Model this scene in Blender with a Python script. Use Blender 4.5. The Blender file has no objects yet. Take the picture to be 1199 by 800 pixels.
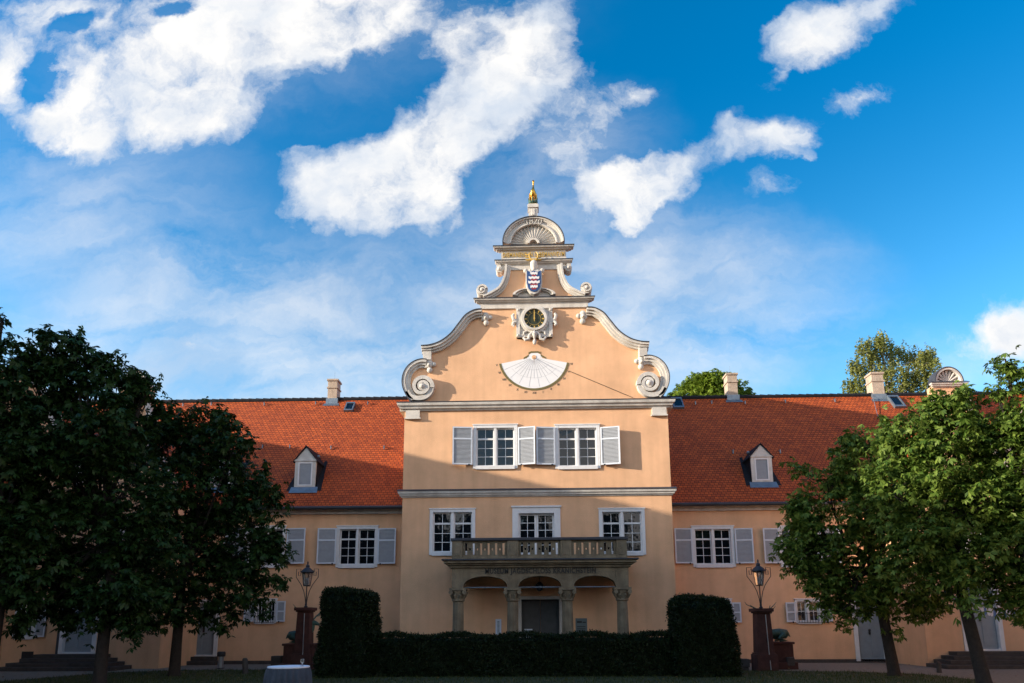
import bpy, math, random
import numpy as np
from mathutils import Vector, Matrix
R = math.radians
random.seed(7)
rng = np.random.default_rng(7)
scene = bpy.context.scene
C = scene.collection

# ------------------------------------------------------------------ camera
F = 800.0; PX = 599.5; PY = 587.5; TILT = R(10.1); YAW = R(1.75); ROLL = R(0.25)
CAM = Vector((-0.1, -26.0, 1.6))
cd = bpy.data.cameras.new("camera"); cam = bpy.data.objects.new("camera", cd); C.objects.link(cam)
scene.camera = cam
cd.sensor_width = 36; cd.lens = F / 1199 * 36; cd.shift_y = (PY - 400) / 1199
cd.clip_start = 0.1; cd.clip_end = 3000
fwd = Vector((-math.sin(YAW) * math.cos(TILT), math.cos(YAW) * math.cos(TILT), math.sin(TILT)))
rgt = Vector((math.cos(YAW), math.sin(YAW), 0)); upv = rgt.cross(fwd)
r2 = rgt * math.cos(ROLL) + upv * math.sin(ROLL) * -1; u2 = upv * math.cos(ROLL) + rgt * math.sin(ROLL)
rgt, upv = r2, u2
cam.matrix_world = Matrix(((rgt.x, upv.x, -fwd.x, CAM.x), (rgt.y, upv.y, -fwd.y, CAM.y), (rgt.z, upv.z, -fwd.z, CAM.z), (0, 0, 0, 1)))
scene.render.resolution_x = 1024; scene.render.resolution_y = 683

# survey helpers: where a line of sight meets a real plane (used to measure the building off the photograph)
def ray(x, y): return fwd + rgt * ((x - PX) / F) + upv * ((PY - y) / F)
def P(x, y, Y):
    d = ray(x, y); t = (Y - CAM.y) / d.y; return CAM + d * t
def G(x, y, z=0.0):
    d = ray(x, y); t = (z - CAM.z) / d.z; return CAM + d * t

# ------------------------------------------------------------------ light
SUNV = Vector((-3.3, -1.0, 0.805)).normalized()
EL = math.asin(SUNV.z); AZ = math.atan2(SUNV.x, SUNV.y)
sl = bpy.data.lights.new("sun", 'SUN'); sl.energy = 5.0; sl.angle = R(0.5); sl.color = (1.0, 0.86, 0.68)
so = bpy.data.objects.new("sun", sl); C.objects.link(so); so.rotation_euler = SUNV.to_track_quat('Z', 'Y').to_euler()
so.location = (-40, -40, 30)
vs = scene.view_settings; vs.view_transform = 'Standard'; vs.look = 'None'; vs.exposure = 0.8; vs.gamma = 1; vs.use_curve_mapping = False

world = bpy.data.worlds.new("World"); scene.world = world; world.use_nodes = True
wt = world.node_tree; wn = wt.nodes; wl_ = wt.links; wn.clear()
def N(t, **k):
    n = wn.new(t)
    for a, b in k.items(): setattr(n, a, b)
    return n
def M_(op, a, b=None, c=None, clamp=False):
    n = N('ShaderNodeMath', operation=op, use_clamp=clamp)
    for i, v in enumerate((a, b, c)):
        if v is None: continue
        if isinstance(v, (int, float)): n.inputs[i].default_value = v
        else: wl_.new(v, n.inputs[i])
    return n.outputs[0]
sky = N('ShaderNodeTexSky', sky_type='NISHITA'); sky.sun_disc = False; sky.sun_elevation = EL; sky.sun_rotation = AZ % (2 * math.pi)
sky.air_density = 1.0; sky.dust_density = 2.2; sky.ozone_density = 3.0; sky.altitude = 100
hs = N('ShaderNodeHueSaturation'); hs.inputs['Saturation'].default_value = 2.5; hs.inputs['Value'].default_value = 1.75
hs.inputs['Hue'].default_value = 0.495
wl_.new(sky.outputs[0], hs.inputs['Color'])
tc = N('ShaderNodeTexCoord'); sx = N('ShaderNodeSeparateXYZ'); wl_.new(tc.outputs['Generated'], sx.inputs[0])
yy = M_('MAXIMUM', sx.outputs[1], 0.05)
u = M_('DIVIDE', sx.outputs[0], yy); v = M_('DIVIDE', sx.outputs[2], yy)
cb = N('ShaderNodeCombineXYZ'); wl_.new(u, cb.inputs[0]); wl_.new(v, cb.inputs[1])
def noise(scale, detail, rough, vec, dist=0.0):
    n = N('ShaderNodeTexNoise'); n.inputs['Scale'].default_value = scale; n.inputs['Detail'].default_value = detail
    n.inputs['Roughness'].default_value = rough; n.inputs['Distortion'].default_value = dist; wl_.new(vec, n.inputs['Vector']); return n
def vm(op, a, b):
    n = N('ShaderNodeVectorMath', operation=op)
    for i, q in enumerate((a, b)):
        if q is None: continue
        if isinstance(q, tuple): n.inputs[i].default_value = q
        else: wl_.new(q, n.inputs[i])
    return n
def scl(a, s):
    n = N('ShaderNodeVectorMath', operation='SCALE'); wl_.new(a, n.inputs[0]); n.inputs['Scale'].default_value = s; return n.outputs[0]
nz1 = noise(5.0, 6, 0.55, cb.outputs[0])
w1 = scl(vm('SUBTRACT', nz1.outputs['Color'], (0.5, 0.5, 0.5)).outputs[0], 0.10)
nz1b = noise(22.0, 6, 0.6, cb.outputs[0]); w2 = scl(vm('SUBTRACT', nz1b.outputs['Color'], (0.5, 0.5, 0.5)).outputs[0], 0.055)
warped = vm('ADD', vm('ADD', cb.outputs[0], w1).outputs[0], w2).outputs[0]
def uv(x, y):
    d = ray(x, y); return d.x / d.y, d.z / d.y
def field(ells, vec):
    acc = None
    for (x, y, rx, ry, a, w) in ells:
        m = N('ShaderNodeMapping', vector_type='TEXTURE')
        uu, vv = uv(x, y); k = 1.06 / F
        m.inputs['Location'].default_value = (uu, vv, 0); m.inputs['Rotation'].default_value = (0, 0, R(a))
        m.inputs['Scale'].default_value = (rx * k * 1.58, ry * k * 1.58, 1)
        wl_.new(vec, m.inputs['Vector'])
        ln = N('ShaderNodeVectorMath', operation='LENGTH'); wl_.new(m.outputs[0], ln.inputs[0])
        s = M_('SUBTRACT', 1.0, ln.outputs['Value'], clamp=True)
        if w < 0:
            acc = M_('MULTIPLY_ADD', s, w, acc)
        else:
            s = M_('MULTIPLY', s, w)
            if acc is None: acc = s
            else:
                acc = M_('ADD', acc, s)
    return acc
CLOUD = [(60, 15, 130, 45, 5, 1), (200, 60, 120, 70, 20, 1.3), (330, 20, 140, 55, 25, 1.2), (440, 15, 110, 38, 15, 1), (240, 125, 80, 48, 35, 1.2),
  (150, 110, 80, 50, -10, 1), (50, 130, 75, 32, -20, 1), (95, 165, 42, 26, -30, 1), (8, 80, 30, 45, 0, 1), (390, 45, 80, 35, 20, .8),
  (610, 20, 55, 45, 30, 1.1), (545, 45, 55, 32, 0, 1.0), (600, 105, 80, 52, 30, 1.3), (530, 150, 80, 55, 40, 1.3), (455, 205, 95, 50, 25, 1.3), (385, 205, 60, 36, 0, 1.1), (480, 245, 62, 34, 0, 1.1), (555, 85, 60, 50, 60, 1.0),
  (705, 140, 75, 38, 30, .62), (640, 185, 55, 28, 20, .45), (760, 105, 30, 14, 20, .5), (735, 230, 62, 40, 40, .95), (800, 185, 72, 30, 35, .8), (690, 222, 50, 32, 0, .9), (760, 215, 50, 40, 30, .9), (740, 262, 30, 20, 40, .6),
  (905, 155, 48, 24, 20, 1.0), (1000, 115, 38, 19, 10, .95), (858, 135, 18, 12, 20, .6), (900, 216, 26, 17, 10, .75), (912, 90, 20, 10, 40, .6),
  (970, 28, 66, 36, 20, 1.2), (1045, 5, 32, 14, 20, .8), (1170, 405, 62, 26, 20, 1.0), (1205, 375, 40, 30, 20, 1.0), (228, 397, 22, 9, 10, .6), (440, 358, 26, 9, 5, .55), (465, 306, 20, 8, 60, .5), (160, 388, 26, 8, 20, .5)]
HOLES = [(88, 30, 30, 14, 20, -1.3), (45, 105, 26, 26, 40, -1.1), (208, 14, 26, 10, 10, -1.2), (300, 90, 26, 12, 40, -.5)]
VEIL = [(800, 340, 190, 100, -8, 1.5), (640, 190, 130, 80, 25, .9), (360, 390, 360, 100, 10, 1.3), (380, 450, 360, 90, 0, 1.3), (90, 270, 320, 110, -12, .9), (1150, 430, 120, 40, 10, .8), (300, 60, 340, 130, 12, .6)]
fc = M_('MINIMUM', M_('MULTIPLY', field(CLOUD + HOLES, warped), 0.92), 0.95)
nz2 = noise(8.0, 14, 0.64, warped, 0.25); nz5 = noise(3.2, 4, 0.5, cb.outputs[0], 0.1)
dens = M_('ADD', fc, M_('MULTIPLY', M_('ADD', M_('MULTIPLY', M_('SUBTRACT', nz2.outputs['Fac'], 0.5), 2.3), M_('MULTIPLY', M_('SUBTRACT', nz5.outputs['Fac'], 0.5), 1.3)), M_('MULTIPLY_ADD', fc, 7.0, 0.0, clamp=True)))
mr = N('ShaderNodeMapRange', interpolation_type='SMOOTHSTEP'); wl_.new(dens, mr.inputs[0]); mr.inputs[1].default_value = 0.12; mr.inputs[2].default_value = 1.16
mp = N('ShaderNodeMapping'); mp.inputs['Rotation'].default_value = (0, 0, R(-15)); mp.inputs['Scale'].default_value = (0.45, 1.3, 1); wl_.new(warped, mp.inputs['Vector'])
nz3 = noise(7.0, 8, 0.6, mp.outputs[0], 0.6)
fvs = N('ShaderNodeMapRange', interpolation_type='SMOOTHSTEP'); wl_.new(field(VEIL, warped), fvs.inputs[0]); fvs.inputs[2].default_value = 1.3; fv = fvs.outputs[0]
veil = M_('MULTIPLY', M_('MULTIPLY', fv, M_('SUBTRACT', M_('MULTIPLY', nz3.outputs['Fac'], 1.9), 0.45, clamp=True), clamp=True), 0.8)
front = N('ShaderNodeMapRange'); wl_.new(sx.outputs[1], front.inputs[0]); front.inputs[1].default_value = 0.03; front.inputs[2].default_value = 0.15
# unseen clouds behind the camera, added bright near the horizon to light walls
nb = noise(2.2, 8, 0.6, tc.outputs['Generated'], 0.2)
mb = N('ShaderNodeMapRange', interpolation_type='SMOOTHSTEP'); wl_.new(nb.outputs['Fac'], mb.inputs[0]); mb.inputs[1].default_value = 0.38; mb.inputs[2].default_value = 0.58
cf = M_('MAXIMUM', mr.outputs[0], veil)
bel = N('ShaderNodeMapRange', interpolation_type='SMOOTHSTEP'); wl_.new(sx.outputs[2], bel.inputs[0]); bel.inputs[1].default_value = 0.45; bel.inputs[2].default_value = 0.75; bel.inputs[3].default_value = 1.0; bel.inputs[4].default_value = 0.05
mixf = N('ShaderNodeMix', data_type='FLOAT'); wl_.new(front.outputs[0], mixf.inputs[0]); wl_.new(M_('MULTIPLY', mb.outputs[0], bel.outputs[0]), mixf.inputs[2]); wl_.new(cf, mixf.inputs[3])
# cloud body: bright lit edges, greyer thick parts
nz4 = noise(4.5, 6, 0.5, warped)
shade = N('ShaderNodeMapRange', interpolation_type='SMOOTHSTEP'); wl_.new(M_('ADD', nz4.outputs['Fac'], M_('MULTIPLY', M_('SUBTRACT', nz2.outputs['Fac'], 0.5), 0.35)), shade.inputs[0])
shade.inputs[1].default_value = 0.44; shade.inputs[2].default_value = 0.68
cmix = N('ShaderNodeMix', data_type='RGBA'); wl_.new(shade.outputs[0], cmix.inputs[0])
CLW = 0.60
cmix.inputs[6].default_value = (CLW * 1.0 / .1, CLW * .985 / .1, CLW * .965 / .1, 1); cmix.inputs[7].default_value = (CLW * .62 / .1, CLW * .71 / .1, CLW * .84 / .1, 1)
hs2 = N('ShaderNodeHueSaturation'); hs2.inputs['Saturation'].default_value = 1.15; hs2.inputs['Value'].default_value = 2.3; hs2.inputs['Hue'].default_value = 0.485; wl_.new(sky.outputs[0], hs2.inputs['Color'])
el = N('ShaderNodeMapRange', interpolation_type='SMOOTHSTEP'); wl_.new(sx.outputs[2], el.inputs[0]); el.inputs[1].default_value = 0.12; el.inputs[2].default_value = 0.66; el.inputs[3].default_value = 0.18; el.inputs[4].default_value = 1.0
skm = N('ShaderNodeMix', data_type='RGBA'); wl_.new(el.outputs[0], skm.inputs[0]); wl_.new(hs2.outputs[0], skm.inputs[6]); wl_.new(hs.outputs[0], skm.inputs[7])
fm = N('ShaderNodeMix', data_type='RGBA'); wl_.new(mixf.outputs[0], fm.inputs[0]); wl_.new(skm.outputs[2], fm.inputs[6]); cboost = N('ShaderNodeMix', data_type='RGBA'); wl_.new(front.outputs[0], cboost.inputs[0]); cboost.inputs[6].default_value = (9.0, 8.7, 8.6, 1); wl_.new(cmix.outputs[2], cboost.inputs[7]); wl_.new(cboost.outputs[2], fm.inputs[7])
bg = N('ShaderNodeBackground'); bg.inputs[1].default_value = 0.10; wl_.new(fm.outputs[2], bg.inputs[0])
ow = N('ShaderNodeOutputWorld'); wl_.new(bg.outputs[0], ow.inputs[0])

# ------------------------------------------------------------------ materials
def mat(name, col, rough=0.8, var=0.0, vscale=3.0, bump=0.0, bscale=40.0, metal=0.0, spec=0.5, col2=None, stain=0.0, streak=0.0):
    m = bpy.data.materials.new(name); m.use_nodes = True; t = m.node_tree; n = t.nodes; l = t.links
    b = n['Principled BSDF']; b.inputs['Roughness'].default_value = rough; b.inputs['Metallic'].default_value = metal
    b.inputs['Specular IOR Level'].default_value = spec
    g = n.new('ShaderNodeNewGeometry'); last = None
    c2 = col2 or tuple(max(0, c * (1 - var)) for c in col)
    nt = n.new('ShaderNodeTexNoise'); nt.inputs['Scale'].default_value = vscale; nt.inputs['Detail'].default_value = 8; nt.inputs['Roughness'].default_value = .62
    l.new(g.outputs['Position'], nt.inputs['Vector'])
    rr = n.new('ShaderNodeMapRange'); rr.inputs[1].default_value = .35; rr.inputs[2].default_value = .68; l.new(nt.outputs['Fac'], rr.inputs[0])
    mx = n.new('ShaderNodeMix'); mx.data_type = 'RGBA'; l.new(rr.outputs[0], mx.inputs[0]); mx.inputs[6].default_value = (*col, 1); mx.inputs[7].default_value = (*c2, 1)
    out = mx.outputs[2]
    if streak:
        mp = n.new('ShaderNodeMapping'); mp.inputs['Scale'].default_value = (3.0, 3.0, .22); l.new(g.outputs['Position'], mp.inputs['Vector'])
        ns = n.new('ShaderNodeTexNoise'); ns.inputs['Scale'].default_value = 1.2; ns.inputs['Detail'].default_value = 7; l.new(mp.outputs[0], ns.inputs['Vector'])
        r3 = n.new('ShaderNodeMapRange'); r3.inputs[1].default_value = .42; r3.inputs[2].default_value = .75; r3.inputs[3].default_value = 0; r3.inputs[4].default_value = streak; l.new(ns.outputs['Fac'], r3.inputs[0])
        m2 = n.new('ShaderNodeMix'); m2.data_type = 'RGBA'; m2.blend_type = 'MULTIPLY'; l.new(r3.outputs[0], m2.inputs[0]); l.new(out, m2.inputs[6]); m2.inputs[7].default_value = (.45, .40, .36, 1)
        out = m2.outputs[2]
    l.new(out, b.inputs['Base Color'])
    if bump:
        nb = n.new('ShaderNodeTexNoise'); nb.inputs['Scale'].default_value = bscale; nb.inputs['Detail'].default_value = 6; l.new(g.outputs['Position'], nb.inputs['Vector'])
        bp = n.new('ShaderNodeBump'); bp.inputs['Strength'].default_value = bump; bp.inputs['Distance'].default_value = .03; l.new(nb.outputs['Fac'], bp.inputs['Height']); l.new(bp.outputs[0], b.inputs['Normal'])
    return m
MT = {}
MT['plaster'] = mat('orange_plaster', (.80, .475, .275), .9, .20, .8, .35, 30, streak=.17)
MT['stone'] = mat('pale_stone', (.66, .63, .585), .85, .26, 2.2, .35, 25, streak=.32)
MT['sand'] = mat('dark_sandstone', (.24, .20, .135), .9, .45, 2.5, .6, 22, streak=.6)
MT['lead'] = mat('lead_sheet', (.045, .05, .065), .6, .35, 3, .1, 10, spec=.4)
MT['white'] = mat('white_paint', (.74, .74, .75), .55, .1, 4, .1, 30, streak=.15)
MT['shutter'] = mat('grey_shutter', (.36, .38, .41), .65, .12, 6, .05, 20)
MT['shutterframe'] = mat('pale_shutter_frame', (.64, .69, .76), .6, .1, 5)
MT['gold'] = mat('gilding', (.70, .38, .07), .28, .35, 12, .3, 60, metal=1.0)
MT['goldpaint'] = mat('gold_paint', (.55, .36, .08), .5, .2, 8)
MT['bronze'] = mat('green_bronze', (.07, .15, .12), .6, .5, 8, .4, 30, metal=.3)
MT['black'] = mat('black_iron', (.02, .02, .024), .5, .3, 8)
MT['redstone'] = mat('red_sandstone', (.085, .032, .025), .9, .45, 4, .5, 20)
MT['door'] = mat('blue_grey_door', (.26, .30, .33), .6, .12, 6)
MT['darkdoor'] = mat('dark_door', (.07, .07, .07), .6, .3, 5)
MT['stepstone'] = mat('dark_step_stone', (.07, .06, .055), .9, .4, 5, .3, 20)
MT['brown'] = mat('olive_paint', (.16, .13, .045), .7, .2, 20)
MT['dialwhite'] = mat('dial_white', (.78, .78, .80), .8, .06, 5, .1, 30)
MT['ink'] = mat('black_ink', (.03, .03, .03), .8)
MT['blue'] = mat('blue_enamel', (.02, .07, .22), .5, .3, 20)
MT['red'] = mat('red_enamel', (.45, .04, .03), .5, .2, 20)
MT['clockgreen'] = mat('clock_face', (.025, .035, .012), .6, .6, 25)
MT['slate'] = mat('slate', (.020, .021, .026), .8, .4, 6, .4, 20, spec=.2)
MT['zinc'] = mat('zinc', (.22, .27, .32), .45, .3, 5, .1, 10, metal=.6)
MT['chimney'] = mat('chimney_plaster', (.52, .42, .33), .9, .3, 6, .4, 20, streak=.5)
MT['bark'] = mat('bark', (.028, .022, .018), .95, .5, 9, .9, 25)
MT['birchbark'] = mat('birch_bark', (.42, .38, .32), .9, .6, 9, .4, 25)
MT['cloth'] = mat('pale_blue_cloth', (.80, .84, .92), .8, .08, 6)
MT['skirtcloth'] = mat('grey_cloth', (.06, .08, .11), .9, .3, 6)
MT['paper'] = mat('paper', (.60, .66, .76), .7)
MT['board'] = mat('info_board', (.10, .15, .17), .5, .1, 5)
MT['steel'] = mat('steel', (.35, .38, .42), .4, .2, 8, metal=.7)
MT['flagw'] = mat('pennant_white', (.62, .66, .72), .8); MT['flagb'] = mat('pennant_blue', (.10, .20, .45), .8)

def glass_mat():
    m = bpy.data.materials.new('window_glass'); m.use_nodes = True; t = m.node_tree; n = t.nodes; l = t.links; b = n['Principled BSDF']
    b.inputs['Roughness'].default_value = .04; b.inputs['Specular IOR Level'].default_value = .55
    g = n.new('ShaderNodeNewGeometry'); nt = n.new('ShaderNodeTexNoise'); nt.inputs['Scale'].default_value = 1.7; l.new(g.outputs['Position'], nt.inputs['Vector'])
    mx = n.new('ShaderNodeMix'); mx.data_type = 'RGBA'; l.new(nt.outputs['Fac'], mx.inputs[0]); mx.inputs[6].default_value = (.002, .003, .006, 1); mx.inputs[7].default_value = (.008, .011, .016, 1)
    l.new(mx.outputs[2], b.inputs['Base Color'])
    n2 = n.new('ShaderNodeTexNoise'); n2.inputs['Scale'].default_value = 2.5; l.new(g.outputs['Position'], n2.inputs['Vector'])
    bp = n.new('ShaderNodeBump'); bp.inputs['Strength'].default_value = .15; bp.inputs['Distance'].default_value = .05; l.new(n2.outputs['Fac'], bp.inputs['Height']); l.new(bp.outputs[0], b.inputs['Normal'])
    return m
MT['glass'] = glass_mat()
def lantern_glass():
    m = bpy.data.materials.new('lantern_glass'); m.use_nodes = True; b = m.node_tree.nodes['Principled BSDF']
    b.inputs['Base Color'].default_value = (.75, .75, .72, 1); b.inputs['Roughness'].default_value = .25; b.inputs['Transmission Weight'].default_value = .9; return m
MT['lglass'] = lantern_glass()
def tile_mat():
    m = bpy.data.materials.new('clay_roof_tiles'); m.use_nodes = True; t = m.node_tree; n = t.nodes; l = t.links; b = n['Principled BSDF']
    b.inputs['Roughness'].default_value = .8; b.inputs['Specular IOR Level'].default_value = .25
    uvn = n.new('ShaderNodeUVMap')
    br = n.new('ShaderNodeTexBrick'); br.offset = .5; br.inputs['Scale'].default_value = 1.0
    br.inputs['Brick Width'].default_value = .18; br.inputs['Row Height'].default_value = .155; br.inputs['Mortar Size'].default_value = .012; br.inputs['Mortar Smooth'].default_value = .2
    br.inputs['Color1'].default_value = (.54, .105, .022, 1); br.inputs['Color2'].default_value = (.34, .062, .016, 1); br.inputs['Mortar'].default_value = (.07, .018, .010, 1)
    l.new(uvn.outputs[0], br.inputs['Vector'])
    g = n.new('ShaderNodeNewGeometry'); nt = n.new('ShaderNodeTexNoise'); nt.inputs['Scale'].default_value = 1.1; nt.inputs['Detail'].default_value = 9; nt.inputs['Roughness'].default_value = .7; l.new(g.outputs['Position'], nt.inputs['Vector'])
    rr = n.new('ShaderNodeMapRange'); rr.inputs[1].default_value = .42; rr.inputs[2].default_value = .72; rr.inputs[4].default_value = .55; l.new(nt.outputs['Fac'], rr.inputs[0])
    mx = n.new('ShaderNodeMix'); mx.data_type = 'RGBA'; mx.blend_type = 'MULTIPLY'; l.new(rr.outputs[0], mx.inputs[0]); l.new(br.outputs['Color'], mx.inputs[6]); mx.inputs[7].default_value = (.62, .58, .62, 1)
    l.new(mx.outputs[2], b.inputs['Base Color'])
    # tile relief: each course laps over the one below with a rounded lower edge
    sp = n.new('ShaderNodeSeparateXYZ'); l.new(uvn.outputs[0], sp.inputs[0])
    def mm(op, a, c=None):
        k = n.new('ShaderNodeMath'); k.operation = op
        for i, q in enumerate((a, c)):
            if q is None: continue
            if isinstance(q, (int, float)): k.inputs[i].default_value = q
            else: l.new(q, k.inputs[i])
        return k.outputs[0]
    fr = mm('FRACT', mm('DIVIDE', sp.outputs[1], .155)); saw = mm('SUBTRACT', 1.0, fr)
    hgt = mm('MULTIPLY', mm('SUBTRACT', saw, mm('MULTIPLY', br.outputs['Fac'], .8)), 1.0)
    bp = n.new('ShaderNodeBump'); bp.inputs['Strength'].default_value = 1.0; bp.inputs['Distance'].default_value = .03; l.new(hgt, bp.inputs['Height']); l.new(bp.outputs[0], b.inputs['Normal'])
    return m
MT['tile'] = tile_mat()
def leaf_mat(name, c1, c2, trans=.25):
    m = bpy.data.materials.new(name); m.use_nodes = True; t = m.node_tree; n = t.nodes; l = t.links; b = n['Principled BSDF']
    g = n.new('ShaderNodeNewGeometry'); mx = n.new('ShaderNodeMix'); mx.data_type = 'RGBA'
    l.new(g.outputs['Random Per Island'], mx.inputs[0]); mx.inputs[6].default_value = (*c1, 1); mx.inputs[7].default_value = (*c2, 1)
    l.new(mx.outputs[2], b.inputs['Base Color']); b.inputs['Roughness'].default_value = .5; b.inputs['Specular IOR Level'].default_value = .2
    tr = n.new('ShaderNodeBsdfTranslucent'); l.new(mx.outputs[2], tr.inputs['Color'])
    ms = n.new('ShaderNodeMixShader'); ms.inputs[0].default_value = trans; l.new(b.outputs[0], ms.inputs[1]); l.new(tr.outputs[0], ms.inputs[2])
    l.new(ms.outputs[0], n['Material Output'].inputs['Surface']); return m
MT['leaf_dark'] = leaf_mat('chestnut_leaf', (.012, .034, .008), (.028, .065, .014), .2)  # darkened chestnut green, shade put into the leaf colour
MT['leaf_right'] = leaf_mat('sun_tinted_chestnut_leaf', (.040, .095, .013), (.19, .27, .050), .35)  # same leaf brightened, sunlight painted into its green
MT['leaf_mid'] = leaf_mat('shade_tinted_chestnut_leaf', (.018, .050, .008), (.070, .125, .022), .3)  # in-between copy of the leaf, its mid green carries painted shade
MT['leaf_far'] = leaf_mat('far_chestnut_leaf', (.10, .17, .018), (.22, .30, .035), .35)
MT['leaf_birch'] = leaf_mat('birch_leaf', (.12, .15, .03), (.27, .28, .08), .35)
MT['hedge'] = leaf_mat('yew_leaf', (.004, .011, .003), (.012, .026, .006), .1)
MT['grass'] = leaf_mat('grass_blade', (.02, .04, .008), (.06, .08, .02), .2)
MT['lawn'] = mat('lawn', (.035, .05, .015), .95, .5, 2, .5, 30)
MT['soil'] = mat('soil', (.07, .06, .045), .95, .4, 1, .4, 20)
MT['gravel'] = mat('gravel', (.25, .22, .18), .95, .35, 9, .9, 60)

# ------------------------------------------------------------------ mesh helpers
WL = {}
def tag(o, label=None, cat=None, group=None, kind=None):
    if label: o['label'] = label
    if cat: o['category'] = cat
    if group: o['group'] = group
    if kind: o['kind'] = kind
    return o
def empty(name, loc):
    o = bpy.data.objects.new(name, None); C.objects.link(o); o.location = loc; o.empty_display_size = .3; WL[o.name] = Vector(loc); return o
class MB:
    def __init__(s): s.v = []; s.f = []; s.uv = None
    def add(s, vs, fs):
        k = len(s.v); s.v.extend([tuple(q) for q in vs]); s.f.extend([tuple(i + k for i in f) for f in fs]); return s
    def box(s, x0, x1, y0, y1, z0, z1):
        if x0 > x1: x0, x1 = x1, x0
        return s.add([(x0, y0, z0), (x1, y0, z0), (x1, y1, z0), (x0, y1, z0), (x0, y0, z1), (x1, y0, z1), (x1, y1, z1), (x0, y1, z1)],
                     [(0, 3, 2, 1), (4, 5, 6, 7), (0, 1, 5, 4), (1, 2, 6, 5), (2, 3, 7, 6), (3, 0, 4, 7)])
    def prism(s, pts, y0, y1):      # polygon in XZ, extruded along Y
        n = len(pts); vs = [(x, y0, z) for x, z in pts] + [(x, y1, z) for x, z in pts]
        return s.add(vs, [tuple(range(n)), tuple(range(2 * n - 1, n - 1, -1))] + [(i, i + n, (i + 1) % n + n, (i + 1) % n) for i in range(n)])
    def prismz(s, pts, z0, z1):
        n = len(pts); vs = [(x, y, z0) for x, y in pts] + [(x, y, z1) for x, y in pts]
        return s.add(vs, [tuple(range(n - 1, -1, -1)), tuple(range(n, 2 * n))] + [(i, (i + 1) % n, (i + 1) % n + n, i + n) for i in range(n)])
    def ribbon(s, a, b, y0, y1):    # band between two XZ polylines a, b, extruded in Y (works for concave shapes)
        n = len(a); vs = [(x, y0, z) for x, z in a] + [(x, y0, z) for x, z in b] + [(x, y1, z) for x, z in a] + [(x, y1, z) for x, z in b]
        fs = []
        for i in range(n - 1):
            fs += [(i, i + 1, n + i + 1, n + i), (2 * n + i, 3 * n + i, 3 * n + i + 1, 2 * n + i + 1), (i, 2 * n + i, 2 * n + i + 1, i + 1), (n + i, n + i + 1, 3 * n + i + 1, 3 * n + i)]
        fs += [(0, n, 3 * n, 2 * n), (n - 1, 3 * n - 1, 4 * n - 1, 2 * n - 1)]
        return s.add(vs, fs)
    def loft(s, path, rad, seg=8, flat=None):   # tube with a radius per point
        path = [Vector(p) for p in path]; n = len(path)
        if not hasattr(rad, '__len__'): rad = [rad] * n
        k = len(s.v); pn = None
        for i, p in enumerate(path):
            t = (path[min(i + 1, n - 1)] - path[max(i - 1, 0)]).normalized()
            if pn is None:
                a = Vector((0, 0, 1)) if abs(t.z) < .9 else Vector((1, 0, 0)); pn = t.cross(a).normalized()
            pn = (pn - t * pn.dot(t)).normalized(); bn = t.cross(pn)
            for j in range(seg):
                a = 2 * math.pi * j / seg; q = p + (pn * math.cos(a) + bn * math.sin(a)) * rad[i]; s.v.append(tuple(q))
        for i in range(n - 1):
            for j in range(seg):
                a = k + i * seg + j; b = k + i * seg + (j + 1) % seg; s.f.append((a, b, b + seg, a + seg))
        s.f.append(tuple(k + j for j in range(seg - 1, -1, -1))); s.f.append(tuple(k + (n - 1) * seg + j for j in range(seg))); return s
    def lathe(s, prof, c, seg=16, flute=0.0):   # prof [(r,z)], around vertical axis at c=(x,y)
        k = len(s.v); n = len(prof)
        for r, z in prof:
            for j in range(seg):
                a = 2 * math.pi * j / seg; rr = r * (1 - (flute if (j % 2) else 0)); s.v.append((c[0] + rr * math.cos(a), c[1] + rr * math.sin(a), z))
        for i in range(n - 1):
            for j in range(seg):
                a = k + i * seg + j; b = k + i * seg + (j + 1) % seg; s.f.append((a, b, b + seg, a + seg))
        s.f.append(tuple(k + j for j in range(seg - 1, -1, -1))); s.f.append(tuple(k + (n - 1) * seg + j for j in range(seg))); return s
    def disc(s, x, z, r, y0, y1, seg=24):
        return s.prism([(x + r * math.cos(2 * math.pi * j / seg), z + r * math.sin(2 * math.pi * j / seg)) for j in range(seg)], y0, y1)
    def ring(s, x, z, r0, r1, y0, y1, a0=0, a1=360, seg=32):
        A = [R(a0 + (a1 - a0) * i / seg) for i in range(seg + 1)]
        return s.ribbon([(x + r1 * math.cos(a), z + r1 * math.sin(a)) for a in A], [(x + r0 * math.cos(a), z + r0 * math.sin(a)) for a in A], y0, y1)
    def ball(s, c, r, sy=1, sz=1, seg=12):
        k = len(s.v); m = seg // 2
        for i in range(m + 1):
            t = math.pi * i / m
            for j in range(seg):
                a = 2 * math.pi * j / seg; s.v.append((c[0] + r * math.sin(t) * math.cos(a), c[1] + r * sy * math.sin(t) * math.sin(a), c[2] + r * sz * math.cos(t)))
        for i in range(m):
            for j in range(seg):
                a = k + i * seg + j; b = k + i * seg + (j + 1) % seg; s.f.append((a, a + seg, b + seg, b))
        return s
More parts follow.
